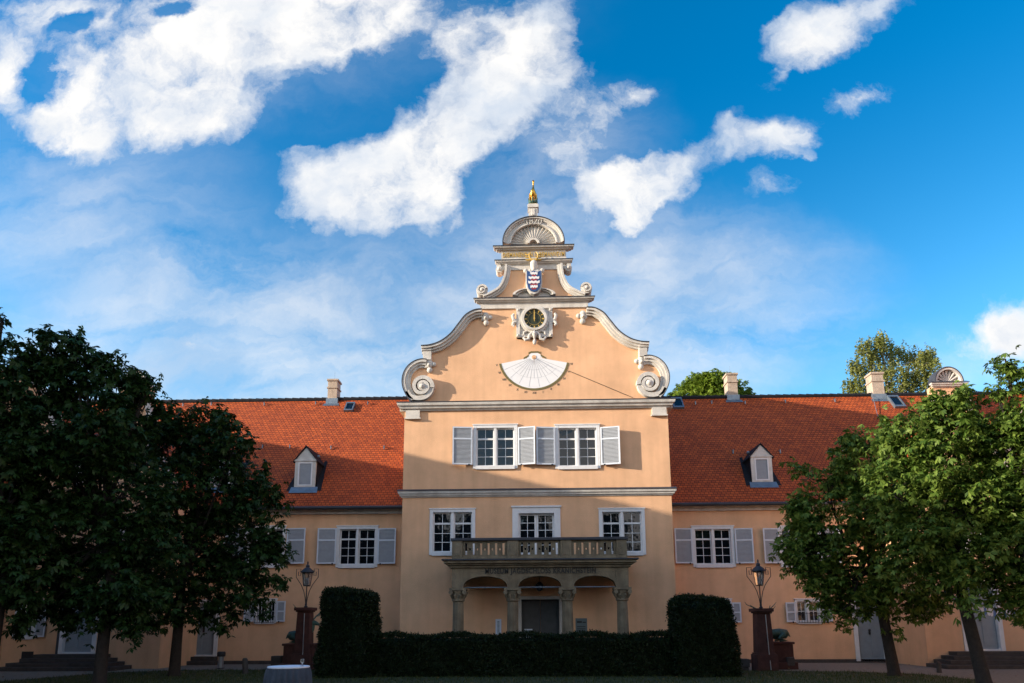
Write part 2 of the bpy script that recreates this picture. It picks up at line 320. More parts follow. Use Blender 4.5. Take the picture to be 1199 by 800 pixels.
    def wall(s, x0, x1, z0, z1, y0, y1, ops):
        xs = sorted({x0, x1, *[a for o in ops for a in o[:2] if x0 < a < x1]}); zs = sorted({z0, z1, *[a for o in ops for a in o[2:] if z0 < a < z1]})
        solid = lambda i, j: 0 <= i < len(xs) - 1 and 0 <= j < len(zs) - 1 and not any(o[0] < (xs[i] + xs[i + 1]) / 2 < o[1] and o[2] < (zs[j] + zs[j + 1]) / 2 < o[3] for o in ops)
        for i in range(len(xs) - 1):
            for j in range(len(zs) - 1):
                if not solid(i, j): continue
                a, b, c, d = xs[i], xs[i + 1], zs[j], zs[j + 1]
                s.add([(a, y0, c), (b, y0, c), (b, y0, d), (a, y0, d)], [(0, 1, 2, 3)]); s.add([(a, y1, c), (b, y1, c), (b, y1, d), (a, y1, d)], [(3, 2, 1, 0)])
                if not solid(i - 1, j): s.add([(a, y0, c), (a, y1, c), (a, y1, d), (a, y0, d)], [(3, 2, 1, 0)])
                if not solid(i + 1, j): s.add([(b, y0, c), (b, y1, c), (b, y1, d), (b, y0, d)], [(0, 1, 2, 3)])
                if not solid(i, j - 1): s.add([(a, y0, c), (b, y0, c), (b, y1, c), (a, y1, c)], [(3, 2, 1, 0)])
                if not solid(i, j + 1): s.add([(a, y0, d), (b, y0, d), (b, y1, d), (a, y1, d)], [(0, 1, 2, 3)])
        return s
    def build(s, name, m, parent=None, origin=None, smooth=False, bevel=0):
        me = bpy.data.meshes.new(name); o = bpy.data.objects.new(name, me); C.objects.link(o)
        if parent: off = WL[parent.name]; o.parent = parent; WL[o.name] = off
        else:
            off = Vector(origin) if origin else Vector((0, 0, 0)); o.location = off; WL[o.name] = off
        me.from_pydata([(x - off.x, y - off.y, z - off.z) for x, y, z in s.v], [], s.f)
        me.materials.append(MT[m] if isinstance(m, str) else m)
        if s.uv:
            lay = me.uv_layers.new(name='UVMap'); lay.data.foreach_set('uv', [c for q in s.uv for c in q])
        if smooth:
            me.polygons.foreach_set('use_smooth', [True] * len(me.polygons)); me.set_sharp_from_angle(angle=R(40))
        me.validate(); me.update()
        if bevel:
            b = o.modifiers.new('bevel', 'BEVEL'); b.width = bevel; b.segments = 2; b.limit_method = 'ANGLE'
        return o
def text(name, s, size, ext, m, parent, loc, arc=None, sx=1.0, width=None, bold=.0):
    cu = bpy.data.curves.new(name + '_curve', 'FONT'); cu.body = s; cu.size = size; cu.extrude = ext; cu.align_x = 'CENTER'; cu.align_y = 'CENTER'; cu.offset = size * bold; cu.space_character = 1.12 if width else 1.0
    t = bpy.data.objects.new(name + '_tmp', cu); C.objects.link(t); dg = bpy.context.evaluated_depsgraph_get()
    me = bpy.data.meshes.new_from_object(t.evaluated_get(dg)); bpy.data.objects.remove(t); bpy.data.curves.remove(cu)
    o = bpy.data.objects.new(name, me); C.objects.link(o); me.materials.clear(); me.materials.append(MT[m])
    off = WL[parent.name]; o.parent = parent; WL[o.name] = off
    if width: xs_ = [v_.co.x for v_ in me.vertices]; sx = width / (max(xs_) - min(xs_))
    for vtx in me.vertices:
        x, y, z = vtx.co; x *= sx
        if arc:
            r = arc; a = x / r; x, y = (r + y) * math.sin(a), (r + y) * math.cos(a) - r
        vtx.co = (x + loc[0] - off.x, loc[1] - z - off.y, y + loc[2] - off.z)
    me.update(); return o
def xz(x, y, Y=0.0):
    p = P(x, y, Y); return (p.x, p.z)

# ------------------------------------------------------------------ ground
g = MB(); g.add([(-400, -300, 0), (400, -300, 0), (400, 600, 0), (-400, 600, 0)], [(0, 1, 2, 3)]); g.build('ground', 'soil'); tag(bpy.data.objects['ground'], kind='structure')
pa = MB(); pa.add([(-20.2, -26, .004), (20.2, -26, .004), (20.2, 2.2, .004), (-20.2, 2.2, .004)], [(0, 1, 2, 3)]); tag(pa.build('path', 'gravel'), kind='structure')
edge = [G(-60, 803), G(40, 796), G(130, 788.5), G(220, 785.5), G(400, 785), G(800, 786), G(1000, 787.5), G(1080, 790.5), G(1140, 797), G(1180, 806)]
lp = [(p.x, p.y) for p in edge]
lp = lp[::-1] + [(lp[0][0] - 1.5, -20), (lp[-1][0] + 1.5, -20)]
lw = MB(); lw.prismz(lp[::-1] if False else lp, .004, .03); tag(lw.build('lawn', 'lawn'), kind='structure')
def inpoly(x, y, poly):
    c = False; n = len(poly)
    for i in range(n):
        x1, y1 = poly[i]; x2, y2 = poly[(i + 1) % n]
        if (y1 > y) != (y2 > y) and x < (x2 - x1) * (y - y1) / (y2 - y1) + x1: c = not c
    return c
gv = []; gf = []
cnt = 0
while cnt < 42000:
    x = random.uniform(-16, 16); y = -12 + 11.5 * random.random()
    if not inpoly(x, y, lp): continue
    h = random.uniform(.03, .09); a = random.uniform(0, 6.28); dx = .008 * math.cos(a); dy = .008 * math.sin(a); k = len(gv)
    gv += [(x - dx, y - dy, .028), (x + dx, y + dy, .028), (x + random.uniform(-.03, .03), y + random.uniform(-.03, .03), .03 + h)]; gf.append((k, k + 1, k + 2)); cnt += 1
gm = MB(); gm.v = gv; gm.f = gf; tag(gm.build('grass', 'grass'), 'short mown grass blades covering the lawn before the castle', 'grass', kind='stuff')

# ------------------------------------------------------------------ castle
castle = empty('castle', (0, 3, 0))
tag(castle, 'orange plastered castle with curved white scroll gable, red tiled roofs and columned entrance porch', 'castle')
YW = 2.3; YT = -0.45          # wing wall plane, stair tower plane
XB = P(788, 620, 0).x; XA = P(470.5, 620, 0).x; XM = (XA + XB) / 2; HB = (XB - XA) / 2
ZE = P(400, 599, YW).z; ZR_L = P(300, 469.5, 7.3).z; ZR_R = P(1000, 463.5, 7.3).z; YR = 7.3; YE = 1.95
ZC = P(627, 479, 0).z; ZS0 = P(627, 581, 0).z; ZS1 = P(627, 574, 0).z
print('XA', XA, 'XB', XB, 'ZE', ZE, 'ZR', ZR_L, ZR_R, 'ZC', ZC, 'ZS', ZS0)

def window(Y, xl, xr, yt, yb, rows=(.28, 3), dbl=True, label=None):
    """outer frame given by its picture measure; returns wall opening"""
    a = P((xl + xr) / 2 - (xr - xl) / 2, (yt + yb) / 2, Y); b = P(xr, (yt + yb) / 2, Y)
    x0, x1 = a.x, b.x; z1 = P((xl + xr) / 2, yt, Y).z; z0 = P((xl + xr) / 2, yb, Y).z
    return window_m(Y, x0, x1, z0, z1, rows, dbl)
def window_m(Y, x0, x1, z0, z1, rows=(.28, 3), dbl=True, fw=.13, name='window', bars=False, open_=0):
    f = MB(); i0, i1, k0, k1 = x0 + fw, x1 - fw, z0 + fw * .9, z1 - fw * .9
    f.box(x0, i0, Y - .045, Y + .10, z0, z1); f.box(i1, x1, Y - .045, Y + .10, z0, z1)
    f.box(i0, i1, Y - .042, Y + .10, k1, z1); f.box(i0 - .02, i1 + .02, Y - .075, Y + .10, z0 - .03, k0)
    f.box(x0 - .03, x1 + .03, Y - .065, Y - .005, z1 - .005, z1 + .04)
    mid = (i0 + i1) / 2
    if dbl: f.box(mid - .05, mid + .05, Y - .02, Y + .12, k0, k1)
    w = f.build(name, 'white', castle, bevel=.006)
    halves = [(i0, mid - .05), (mid + .05, i1)] if dbl else [(i0, i1)]
    for (a, b) in halves:
        c = MB(); t = .045; ya, yb = Y + .085, Y + .125
        c.box(a, a + t, ya, yb, k0, k1); c.box(b - t, b, ya, yb, k0, k1); c.box(a + t, b - t, ya, yb, k0, k0 + t); c.box(a + t, b - t, ya, yb, k1 - t, k1)
        zt = k1 - (k1 - k0) * rows[0]
        c.box(a + t, b - t, ya - .01, yb, zt - .035, zt + .035); m2 = (a + b) / 2; s = .011
        c.box(m2 - s, m2 + s, ya + .012, yb - .004, k0 + t, zt - .035); c.box(m2 - s, m2 + s, ya + .012, yb - .004, zt + .035, k1 - t)
        for q in range(1, rows[1]):
            zz = k0 + t + (zt - .035 - k0 - t) * q / rows[1]; c.box(a + t, b - t, ya + .014, yb - .005, zz - s, zz + s)
        c.build('casement', 'white', w)
        p = MB(); p.add([(a + t * .5, Y + .112, k0 + t * .5), (b - t * .5, Y + .112, k0 + t * .5), (b - t * .5, Y + .112, k1 - t * .5), (a + t * .5, Y + .112, k1 - t * .5)], [(0, 1, 2, 3)])
        p.build('pane', 'glass', w)
    if bars:
        gr = MB()
        for q in range(9):
            xx = i0 + (i1 - i0) * q / 8; gr.loft([(xx, Y - .12, z0 + .02), (xx, Y - .12, z0 + (z1 - z0) * .45)], .010, 6)
        for zz in (z0 + .04, z0 + (z1 - z0) * .42): gr.loft([(i0 - .05, Y - .12, zz), (i1 + .05, Y - .12, zz)], .010, 6)
        gr.build('window_grille', 'black', w)
    return (i0 - .01, i1 + .01, k0 - .01, k1 + .01)
def shutter(Y, xl, xr, yt, yb, ang=0, hinge='l', split=.32):
    ym = (yt + yb) / 2; x0 = P(xl, ym, Y).x; x1 = P(xr, ym, Y).x; z1 = P((xl + xr) / 2, yt, Y).z; z0 = P((xl + xr) / 2, yb, Y).z
    shutter_m(Y, x0, x1, z0, z1, ang, hinge, split)
def shutter_m(Y, x0, x1, z0, z1, ang=0, hinge='l', split=.32):
    w = x1 - x0; t = .055
    hx = x0 if hinge == 'l' else x1; sg = 1 if hinge == 'l' else -1
    ca, sa = math.cos(R(ang)), math.sin(R(ang)); w = w / ca
    def tr(mb):     # local: x along leaf from the hinge, y thickness, z
        mb.v = [(hx + sg * x * ca, Y - .06 - x * sa + y, z) for x, y, z in mb.v]; 
        if sg < 0: mb.f = [tuple(reversed(f)) for f in mb.f]
        return mb
    f = MB(); zt = z1 - (z1 - z0) * split
    f.box(0, t, -.045, 0, z0, z1); f.box(w - t, w, -.045, 0, z0, z1); f.box(t, w - t, -.045, 0, z0, z0 + t); f.box(t, w - t, -.045, 0, z1 - t, z1); f.box(t, w - t, -.045, 0, zt - .03, zt + .03)
    s = tr(f).build('shutter', 'shutterframe', castle)
    for (a, b) in ((z0 + t, zt - .03), (zt + .03, z1 - t)):
        l = MB(); n = max(4, int((b - a) / .05))
        for q in range(n):
            zc = a + (b - a) * (q + .5) / n; h = (b - a) / n
            l.add([(t, -.034, zc - h * .5), (w - t, -.034, zc - h * .5), (w - t, -.010, zc + h * .45), (t, -.010, zc + h * .45)], [(0, 1, 2, 3)])
            l.add([(t, -.034, zc - h * .5), (w - t, -.034, zc - h * .5), (w - t, -.010, zc - h * .55), (t, -.010, zc - h * .55)], [(3, 2, 1, 0)])
        l.box(t, w - t, -.009, -.004, a, b)
        tr(l).build('louvre_panel', 'shutter', s)
    hk = MB(); hk.box(.1, .16, -.055, -.045, z0 - .04, z0 + .03); tr(hk).build('shutter_catch', 'black', s)

def cornice(x0, x1, zt, zb, Y, out, m='stone', name='cornice', parent=None, ends=True, lead=True):
    """moulded horizontal band, top flashing in lead"""
    h = zt - zb; mb = MB(); prof = [(0.0, out * .25), (.22, out * .35), (.25, out * .6), (.52, out * .7), (.62, out * .92), (.88, out * 1.0), (1.0, out * 1.0)]
    for i in range(len(prof) - 1):
        a, oa = prof[i]; b, ob = prof[i + 1]
        za, zz = zb + a * h, zb + b * h
        o_ = (oa if b - a < .06 else oa, ob)
        mb.add([(x0 - oa, Y - oa, za), (x1 + oa, Y - oa, za), (x1 + ob, Y - ob, zz), (x0 - ob, Y - ob, zz)], [(0, 1, 2, 3)])
        mb.add([(x1 + oa, Y - oa, za), (x1 + oa, Y + .02, za), (x1 + ob, Y + .02, zz), (x1 + ob, Y - ob, zz)], [(0, 1, 2, 3)])
        mb.add([(x0 - oa, Y + .02, za), (x0 - oa, Y - oa, za), (x0 - ob, Y - ob, zz), (x0 - ob, Y + .02, zz)], [(0, 1, 2, 3)])
    a = out * .25; mb.add([(x0 - a, Y - a, zb), (x0 - a, Y + .02, zb), (x1 + a, Y + .02, zb), (x1 + a, Y - a, zb)], [(0, 1, 2, 3)])
    mb.add([(x0 - out, Y - out, zt), (x1 + out, Y - out, zt), (x1 + out, Y + .02, zt), (x0 - out, Y + .02, zt)], [(0, 1, 2, 3)])
    o = mb.build(name, m, parent or castle)
    if lead:
        l = MB(); e = .025; l.add([(x0 - out - e, Y - out - e, zt + .004), (x1 + out + e, Y - out - e, zt + .004), (x1 + out + e, Y + .03, zt + .09), (x0 - out - e, Y + .03, zt + .09),
                         (x0 - out - e, Y - out - e, zt + .03), (x1 + out + e, Y - out - e, zt + .03), (x1 + out + e, Y + .03, zt + .12), (x0 - out - e, Y + .03, zt + .12)],
                        [(0, 3, 2, 1), (4, 5, 6, 7), (0, 1, 5, 4), (1, 2, 6, 5), (2, 3, 7, 6), (3, 0, 4, 7)])
        l.build('lead_flashing', 'lead', o)
    return o

# central block: wall with real openings
ops = []
for (xl, xr) in ((554, 606), (650, 702.5)): ops.append(window(0, xl, xr, 498, 549))
ops.append(window(0, 503, 556.5, 596.5, 650)); ops.append(window(0, 701.5, 755.5, 596, 650))
# balcony door
bx0, bx1 = P(600, 630, 0).x, P(656.5, 630, 0).x; bz1 = P(628, 594, 0).z; bz0 = P(628, 662, 0).z
fr = MB(); fw = .24; fr.box(bx0, bx0 + fw, -.06, .14, bz0, bz1); fr.box(bx1 - fw, bx1, -.06, .14, bz0, bz1); fr.box(bx0 + fw, bx1 - fw, -.06, .14, bz1 - .24, bz1); fr.box(bx0 - .04, bx1 + .04, -.10, -.01, bz1 - .02, bz1 + .05)
bd = fr.build('balcony_door', 'white', castle, bevel=.006)
ix0, ix1 = bx0 + fw, bx1 - fw; mid = (ix0 + ix1) / 2
for a, b in ((ix0, mid - .004), (mid + .004, ix1)):
    c = MB(); t = .07; c.box(a, a + t, .1, .15, bz0, bz1 - .24); c.box(b - t, b, .1, .15, bz0, bz1 - .24); c.box(a + t, b - t, .1, .15, bz1 - .31, bz1 - .24); c.box(a + t, b - t, .1, .15, bz0, bz0 + .5)
    for q in range(1, 5):
        zz = bz0 + .5 + (bz1 - .31 - bz0 - .5) * q / 5; c.box(a + t, b - t, .115, .145, zz - .012, zz + .012)
    m2 = (a + b) / 2; c.box(m2 - .012, m2 + .012, .113, .147, bz0 + .5, bz1 - .31); c.build('door_leaf', 'white', bd)
    p = MB(); p.add([(a + .03, .13, bz0 + .4), (b - .03, .13, bz0 + .4), (b - .03, .13, bz1 - .27), (a + .03, .13, bz1 - .27)], [(0, 1, 2, 3)]); p.build('pane', 'glass', bd)
ops.append((ix0 - .02, ix1 + .02, bz0, bz1 - .22))
# entrance
ez1 = P(632, 702, 0).z; ex0, ex1 = P(607, 740, 0).x, P(659, 740, 0).x
ops.append((ex0 + .09, ex1 - .09, 0.0, ez1 + .03))
wl0 = MB(); wl0.wall(XA, XB, 0, ZC, 0.0, .45, ops)
wl0.box(XA, XA + .4, .45, 7.2, 0, ZC); wl0.box(XB - .4, XB, .45, 7.2, 0, ZC)
wl0.build('central_wall', 'plaster', castle)
for (xl, xr, h_) in ((530.5, 553.5, 'r'), (606.5, 626.5, 'l'), (628, 650, 'r'), (703, 725, 'l')): shutter(0, xl, xr, 501, 545, 12 if h_ == 'l' else 7, h_)
ed = MB(); fwe = .12
ed.box(ex0, ex0 + fwe, -.06, .2, 0, ez1 + fwe); ed.box(ex1 - fwe, ex1, -.06, .2, 0, ez1 + fwe); ed.box(ex0 + fwe, ex1 - fwe, -.06, .2, ez1, ez1 + fwe)
edo = ed.build('entrance_door', 'stone', castle)
mid = (ex0 + ex1) / 2
for a, b in ((ex0 + fwe, mid - .004), (mid + .004, ex1 - fwe)):
    l = MB(); l.box(a, b, .22, .27, 0.02, ez1)
    for (q0, q1) in ((.15, .42), (.48, .72), (.77, .95)):
        l.box(a + .08, b - .08, .20, .222, .02 + q0 * ez1, q1 * ez1)
    l.build('door_leaf', 'darkdoor', edo)
hn = MB(); hn.ball((mid + .07, .19, 1.1), .035); hn.build('door_knob', 'goldpaint', edo)

# string course and main cornice
cornice(XA + .0, XB - .0, P(627, 574, -.15).z, P(627, 581.5, 0).z, 0, .17, name='string_course')
zc1 = P(627, 469.5, -.25).z; zc0 = P(627, 480, 0).z
cornice(XA, XB, zc1, zc0, 0, .27, name='main_cornice')
for xa, xb in ((XA + .06, XA + .62), (XB - .62, XB - .06)):
    pb = MB(); pb.box(xa, xb, -.10, .0, zc0 - .30, zc0 + .02); pb.box(xa - .04, xb + .04, -.13, 0, zc0 - .34, zc0 - .29)
    pb.build('pilaster_capital', 'stone', castle)
# thin weathered moulding under the cornice sides (returns along the block)
for a_, b_ in ((XA - .2, XA - .001), (XB + .001, XB + .2)):
    rt = MB(); rt.box(a_, b_, .022, 7, zc0 + .02, zc1 - .02); rt.build('side_cornice', 'stone', castle)

# ---- gable silhouette. half profile measured about the axis (offset in picture units, height y)
def cx(y): return 627.4 - (480 - y) * .0115      # the axis of the gable in the picture
AX = XM
def hp(dx, y, Y=0.0):
    return (P(cx(y) + dx, y, Y).x - P(cx(y), y, Y).x, P(cx(y), y, Y).z)
def mir(pts, s): return [(AX + s * x, z) for x, z in pts]
def smooth(pts, n=6):
    out = []
    for i in range(len(pts) - 1):
        p0 = pts[max(i - 1, 0)]; p1 = pts[i]; p2 = pts[i + 1]; p3 = pts[min(i + 2, len(pts) - 1)]
        for k in range(n):
            t = k / n; out.append(tuple(.5 * ((2 * b) + (-a + c) * t + (2 * a - 5 * b + 4 * c - d) * t * t + (-a + 3 * b - 3 * c + d) * t ** 3) for a, b, c, d in zip(p0, p1, p2, p3)))
    out.append(pts[-1]); return out
sc = [(-d, y) for d, y in ()]
# outer edges as curves
vol_out = smooth([hp(d, y) for d, y in ((145.5, 469), (151, 463), (155.5, 452), (155.5, 441), (151, 431), (143, 424), (134, 421), (127, 421.5))])
cop = smooth([hp(d, y) for d, y in ((133, 406.5), (122, 405.5), (110, 401.5), (98, 393), (88, 381), (80, 371.5), (70, 366), (61, 365))])
z_a = hp(60, 357)[1]; z_b = hp(60, 350)[1]; z_c = hp(40, 312)[1]; z_d = hp(40, 304)[1]; z_e = hp(40, 296)[1]; z_f = hp(40, 287.5)[1]
ZG0 = zc1 + .05
up = smooth([hp(d, y) for d, y in ((60, 347), (52, 344), (42, 338), (36.5, 329), (34, 319), (33.5, 312))])
prof = [(vol_out[0][0], ZG0)] + vol_out + [hp(123, 418), hp(123, 408)] + cop + [(hp(61, 360)[0], z_a), (hp(61, 350)[0], z_b)] + up + [(hp(38, 310)[0], z_c), (hp(38, 305)[0], z_d), (hp(37.5, 300)[0], z_e), (hp(37.5, 290)[0], z_f)]
# build as horizontal slabs (monotone in z) so that there is no concave n-gon
zs_all = [p[1] for p in prof]
def half_at(z):
    best = 0
    for (x1, z1), (x2, z2) in zip(prof, prof[1:]):
        if min(z1, z2) - 1e-6 <= z <= max(z1, z2) + 1e-6:
            if abs(z2 - z1) < 1e-6: xx = max(x1, x2)
            else: xx = x1 + (x2 - x1) * (z - z1) / (z2 - z1)
            best = max(best, xx)
    return best
rows_ = np.linspace(ZG0, z_f, 190)
gb = MB(); vf = []
for z in rows_:
    h = half_at(z); vf += [(AX - h, 0, z), (AX + h, 0, z), (AX + h, .42, z), (AX - h, .42, z)]
ff = []
for i in range(len(rows_) - 1):
    a = i * 4; b = a + 4
    for j in range(4): ff.append((a + j, a + (j + 1) % 4, b + (j + 1) % 4, b + j))
ff.append((3, 2, 1, 0)); k = (len(rows_) - 1) * 4; ff.append((k, k + 1, k + 2, k + 3)); gb.add(vf, ff)
gable = gb.build('gable', 'plaster', castle)

def offset(path, d):
    out = []
    for i, (x, z) in enumerate(path):
        a = path[max(i - 1, 0)]; b = path[min(i + 1, len(path) - 1)]; tx, tz = b[0] - a[0], b[1] - a[1]; L = math.hypot(tx, tz) or 1
        out.append((x - tz / L * d, z + tx / L * d))
    return out
def molded(mb, path, w, y0, out_, s):        # a moulded curved band following the outer edge: three steps
    for d0, d1, yy in ((0, w * .35, out_), (w * .33, w * .7, out_ * .72), (w * .68, w, out_ * .45)):
        mb.ribbon(mir(offset(path, d0), s), mir(offset(path, d1), s), y0 - yy, .44)
def spiral(mb, cxx, czz, r0, turns, s, w0, out_, start=0.0):
    """raised spiral band around (cxx, czz); starts at radius r0, angle start"""
    pts_o = []; pts_i = []; n = int(40 * turns)
    for i in range(n + 1):
        t = i / n; a = start - 2 * math.pi * turns * t; r = r0 * (1 - t) ** .85 + .03; w = w0 * (1 - .55 * t)
        pts_o.append((cxx + r * math.cos(a), czz + r * math.sin(a))); pts_i.append((cxx + max(r - w, .01) * math.cos(a), czz + max(r - w, .01) * math.sin(a)))
    mb.ribbon(mir(pts_o, s), mir(pts_i, s), -out_, 0.0)
for s in (1, -1):
    sg = MB()
    # big lower volute: outer band then spiral
    molded(sg, vol_out, .30, 0, .22, s)
    c0 = hp(132.5, 452.5); rr = hp(147, 452.5)[0] - c0[0]
    spiral(sg, c0[0], c0[1], rr * .95, 2.1, s, .16, .26, start=math.pi * -.95)
    # bottom link of band into spiral
    link = smooth([hp(d, y) for d, y in ((153, 459), (148, 466), (138, 468.6), (128, 467), (121, 461), (118.5, 454))])
    sg.ribbon(mir(link, s), mir(offset(link, -.18), s), -.22, .0)
    sg.v = sg.v
    k = MB(); k.disc(AX + s * c0[0], c0[1], rr * .38, -.24, 0, 20); sg.add(k.v, k.f); k = MB(); k.ball((AX + s * c0[0], -.22, c0[1]), rr * .24, 1, 1); sg.add(k.v, k.f)
    sg.build('lower_volute', 'stone', gable, bevel=.012)
    # coping S-curve
    cg = MB(); molded(cg, cop, .26, 0, .30, s)
    cg.build('curved_coping', 'stone', gable, bevel=.01)
    cl = MB(); co = offset(cop, -.035); cl.ribbon(mir(co, s), mir(cop, s), -.33, .47); cl.build('coping_flashing', 'lead', gable)
    cl = MB(); co = offset(vol_out, -.03); cl.ribbon(mir(co, s), mir(vol_out, s), -.24, .47); cl.build('volute_flashing', 'lead', gable)
    # vertical piece and block below the coping
    bl = MB(); a = hp(131, 412); b = hp(121.5, 420); bl.box(AX + s * a[0], AX + s * b[0], -.20, .43, b[1] - .05, a[1] + .12); bl.box(AX + s * (a[0] + .06), AX + s * (b[0] - .0), -.24, .43, a[1] + .04, a[1] + .14)
    bl.build('scroll_block', 'stone', gable, bevel=.01)
    # trefoil ornaments
    for (d, y, sc_) in ((124.5, 427, 1.0), (57, 373, 1.0)):
        t = MB(); q = hp(d, y)
        for (dx, dz, r) in ((0, .02, .14), (-.18, .05, .10), (.08, -.02, .10), (-.02, -.19, .12), (.0, .13, .14)):
            t.ball((AX + s * (q[0] + dx), -.05, q[1] + dz), r * sc_, .9, 1.0)
        t.ball((AX + s * q[0], -.17, q[1]), .06)
        t.build('trefoil_ornament', 'stone', gable, smooth=True)
    # upper curved sides with small volutes
    ug = MB()
    for d0, d1, yy in ((0, .09, .24), (.085, .17, .16), (.165, .23, .10)): ug.ribbon(mir(offset(up, d0), s), mir(offset(up, d1), s), -yy, .44)
    q = hp(61, 341.5); r_ = hp(67.5, 341.5)[0] - q[0]
    ug.disc(AX + s * q[0], q[1], r_, -.22, .40, 24); ug.build('upper_scroll', 'stone', gable, bevel=.008)
    us = MB(); spiral(us, q[0], q[1], r_ * .98, 1.6, s, .08, .28, start=math.pi * .9); us.ball((AX + s * q[0], -.24, q[1]), r_ * .35); us.build('small_volute', 'stone', gable)
    kb = MB(); q = hp(40.5, 316); kb.disc(AX + s * q[0], q[1], .14, -.12, .3, 16); kb.ball((AX + s * q[0], -.12, q[1]), .09); kb.disc(AX + s * (q[0] + .02), q[1] + .16, .09, -.10, .3, 12); kb.build('scroll_knob', 'stone', gable, smooth=True)
# bands
def hx(d, y): return hp(d, y)[0]
h1 = hx(69, 352); cornice(AX - h1 + .22, AX + h1 - .22, hp(0, 349.3, -.2)[1], hp(0, 356, 0)[1], 0, .26, name='gable_cornice', parent=gable)
fz = MB(); h = hx(63, 359); fz.box(AX - h, AX + h, -.07, .43, hp(0, 361.5)[1], hp(0, 356)[1] + .01)
fz.build('gable_frieze', 'stone', gable)
h = hx(44, 307); cornice(AX - h + .18, AX + h - .18, hp(0, 304.5, -.2)[1], hp(0, 311, 0)[1], 0, .22, name='upper_cornice', parent=gable)
fz = MB(); hh = hx(37, 314); fz.box(AX - hh, AX + hh, -.05, .43, hp(0, 316.5)[1], hp(0, 311)[1] + .01); fz.build('upper_frieze', 'stone', gable)
fz = MB(); hh = hx(38, 300); fz.box(AX - hh, AX + hh, -.08, .44, hp(0, 304.5)[1], hp(0, 295)[1]); ins = fz.build('inscription_frieze', 'stone', gable)
zt_ = (hp(0, 304)[1] + hp(0, 295.8)[1]) / 2
text('inscription', 'DIEMANENS IN D REMANVEVM', .29, .012, 'goldpaint', ins, (AX, -.09, zt_ + .0), width=hx(36, 300) * 2, bold=.012)
h = hx(45.5, 290); cornice(AX - h + .24, AX + h - .24, hp(0, 288, -.25)[1], hp(0, 295.5, 0)[1], 0, .28, name='crowning_cornice', parent=gable)
# shell pediment
q0 = hp(0, 287.5); rW = hx(35.5, 286); zt = hp(0, 258.5)[1]; rH = zt - q0[1]
z0 = q0[1] + .06
def ell(k, a): return (AX + rW * k * math.cos(a), z0 + rH * k * math.sin(a))
sp = MB(); A = [math.pi * i / 40 for i in range(41)]
for k0, k1, yy in ((1.0, .95, .20), (.955, .90, .13), (.905, .78, .08), (.785, .74, .13)):
    sp.ribbon([ell(k0, a) for a in A], [ell(k1, a) for a in A], -yy, .40)
sp.ribbon([ell(.75, a) for a in A], [ell(.001, a) for a in A], .14, .40)
shell = sp.build('shell_pediment', 'stone', gable)
l = MB(); l.ribbon([ell(1.025, a) for a in A], [ell(.995, a) for a in A], -.23, .42); l.build('lead_flashing', 'lead', shell)
rb = MB(); n = 17; na = n * 8; rad_ = [.14, .25, .4, .55, .66, .72]; vs_ = []
for i in range(na + 1):
    a = math.pi * i / na; g_ = abs(math.sin(math.pi * i / 8))
    for k_ in rad_:
        e = ell(k_ + (.02 * g_ if k_ > .7 else 0), a); vs_.append((e[0], .005 - .05 * k_ + .085 * g_ * (k_ / .72) ** .7, e[1]))
m_ = len(rad_); rb.add(vs_, [(i * m_ + j, i * m_ + j + 1, (i + 1) * m_ + j + 1, (i + 1) * m_ + j) for i in range(na) for j in range(m_ - 1)])
rb.ribbon([ell(.2, a) for a in A], [ell(.13, a) for a in A], -.10, .12)
rb.build('shell_flutes', 'stone', shell)
text('year', '1820', .36, .06, 'stone', shell, (AX, -.09, z0 + rH * .845), arc=rH * .86)
# pedestal
pd = MB(); zp0 = hp(0, 258)[1]
for d, y0_, y1_, Y_ in ((8.5, 258.5, 255.5, .26), (5.3, 255.5, 243.2, .17), (6.5, 243.2, 240.5, .22), (5.8, 240.5, 239.2, .19)):
    h = hx(d, y0_); pd.box(AX - h, AX + h, .14 - Y_, .14 + Y_, hp(0, y0_)[1] - .03, hp(0, y1_)[1])
h = hx(2.0, 250); pd.box(AX - h, AX + h, .14 - .20, .14 - .16, hp(0, 252.5)[1], hp(0, 245)[1]); pdo = pd.build('finial_pedestal', 'stone', gable, bevel=.01)
# golden crane
zb_ = hp(0, 239.2)[1]; zh = hp(0, 210)[1]; H = zh - zb_; X = AX; Yc = .14
st = MB(); st.box(X - .17, X + .17, Yc - .15, Yc + .15, zb_, zb_ + .04); base = st.build('statue_base', 'gold', pdo)
st = MB()
st.loft([(X, Yc + .16, zb_ + H * .24), (X, Yc + .12, zb_ + H * .34), (X, Yc + .05, zb_ + H * .45), (X, Yc - .01, zb_ + H * .54), (X, Yc - .05, zb_ + H * .61), (X + .01, Yc - .06, zb_ + H * .67), (X + .015, Yc - .05, zb_ + H * .76), (X + .02, Yc - .05, zb_ + H * .86), (X + .02, Yc - .06, zb_ + H * .92), (X + .02, Yc - .07, zb_ + H * .97), (X + .02, Yc - .07, zb_ + H)],
        [.03, .08, .13, .125, .085, .05, .034, .030, .040, .050, .02], 12)
st.loft([(X, Yc - .08, zb_ + H * .96), (X, Yc - .2, zb_ + H * .93)], [.03, .006], 6)
for s in (1, -1):
    st.loft([(X + s * .07, Yc + .0, zb_ + H * .58), (X + s * .125, Yc + .04, zb_ + H * .46), (X + s * .12, Yc + .10, zb_ + H * .34), (X + s * .09, Yc + .14, zb_ + H * .26)], [.03, .05, .045, .015], 8)
st.loft([(X - .05, Yc, zb_ + H * .4), (X - .05, Yc, zb_ + .03)], [.04, .02], 8)
st.loft([(X + .05, Yc, zb_ + H * .4), (X + .06, Yc - .08, zb_ + H * .3), (X + .05, Yc - .02, zb_ + H * .2)], [.04, .025, .02], 8)
st.build('crane_statue', 'gold', pdo, smooth=True)
st = MB()
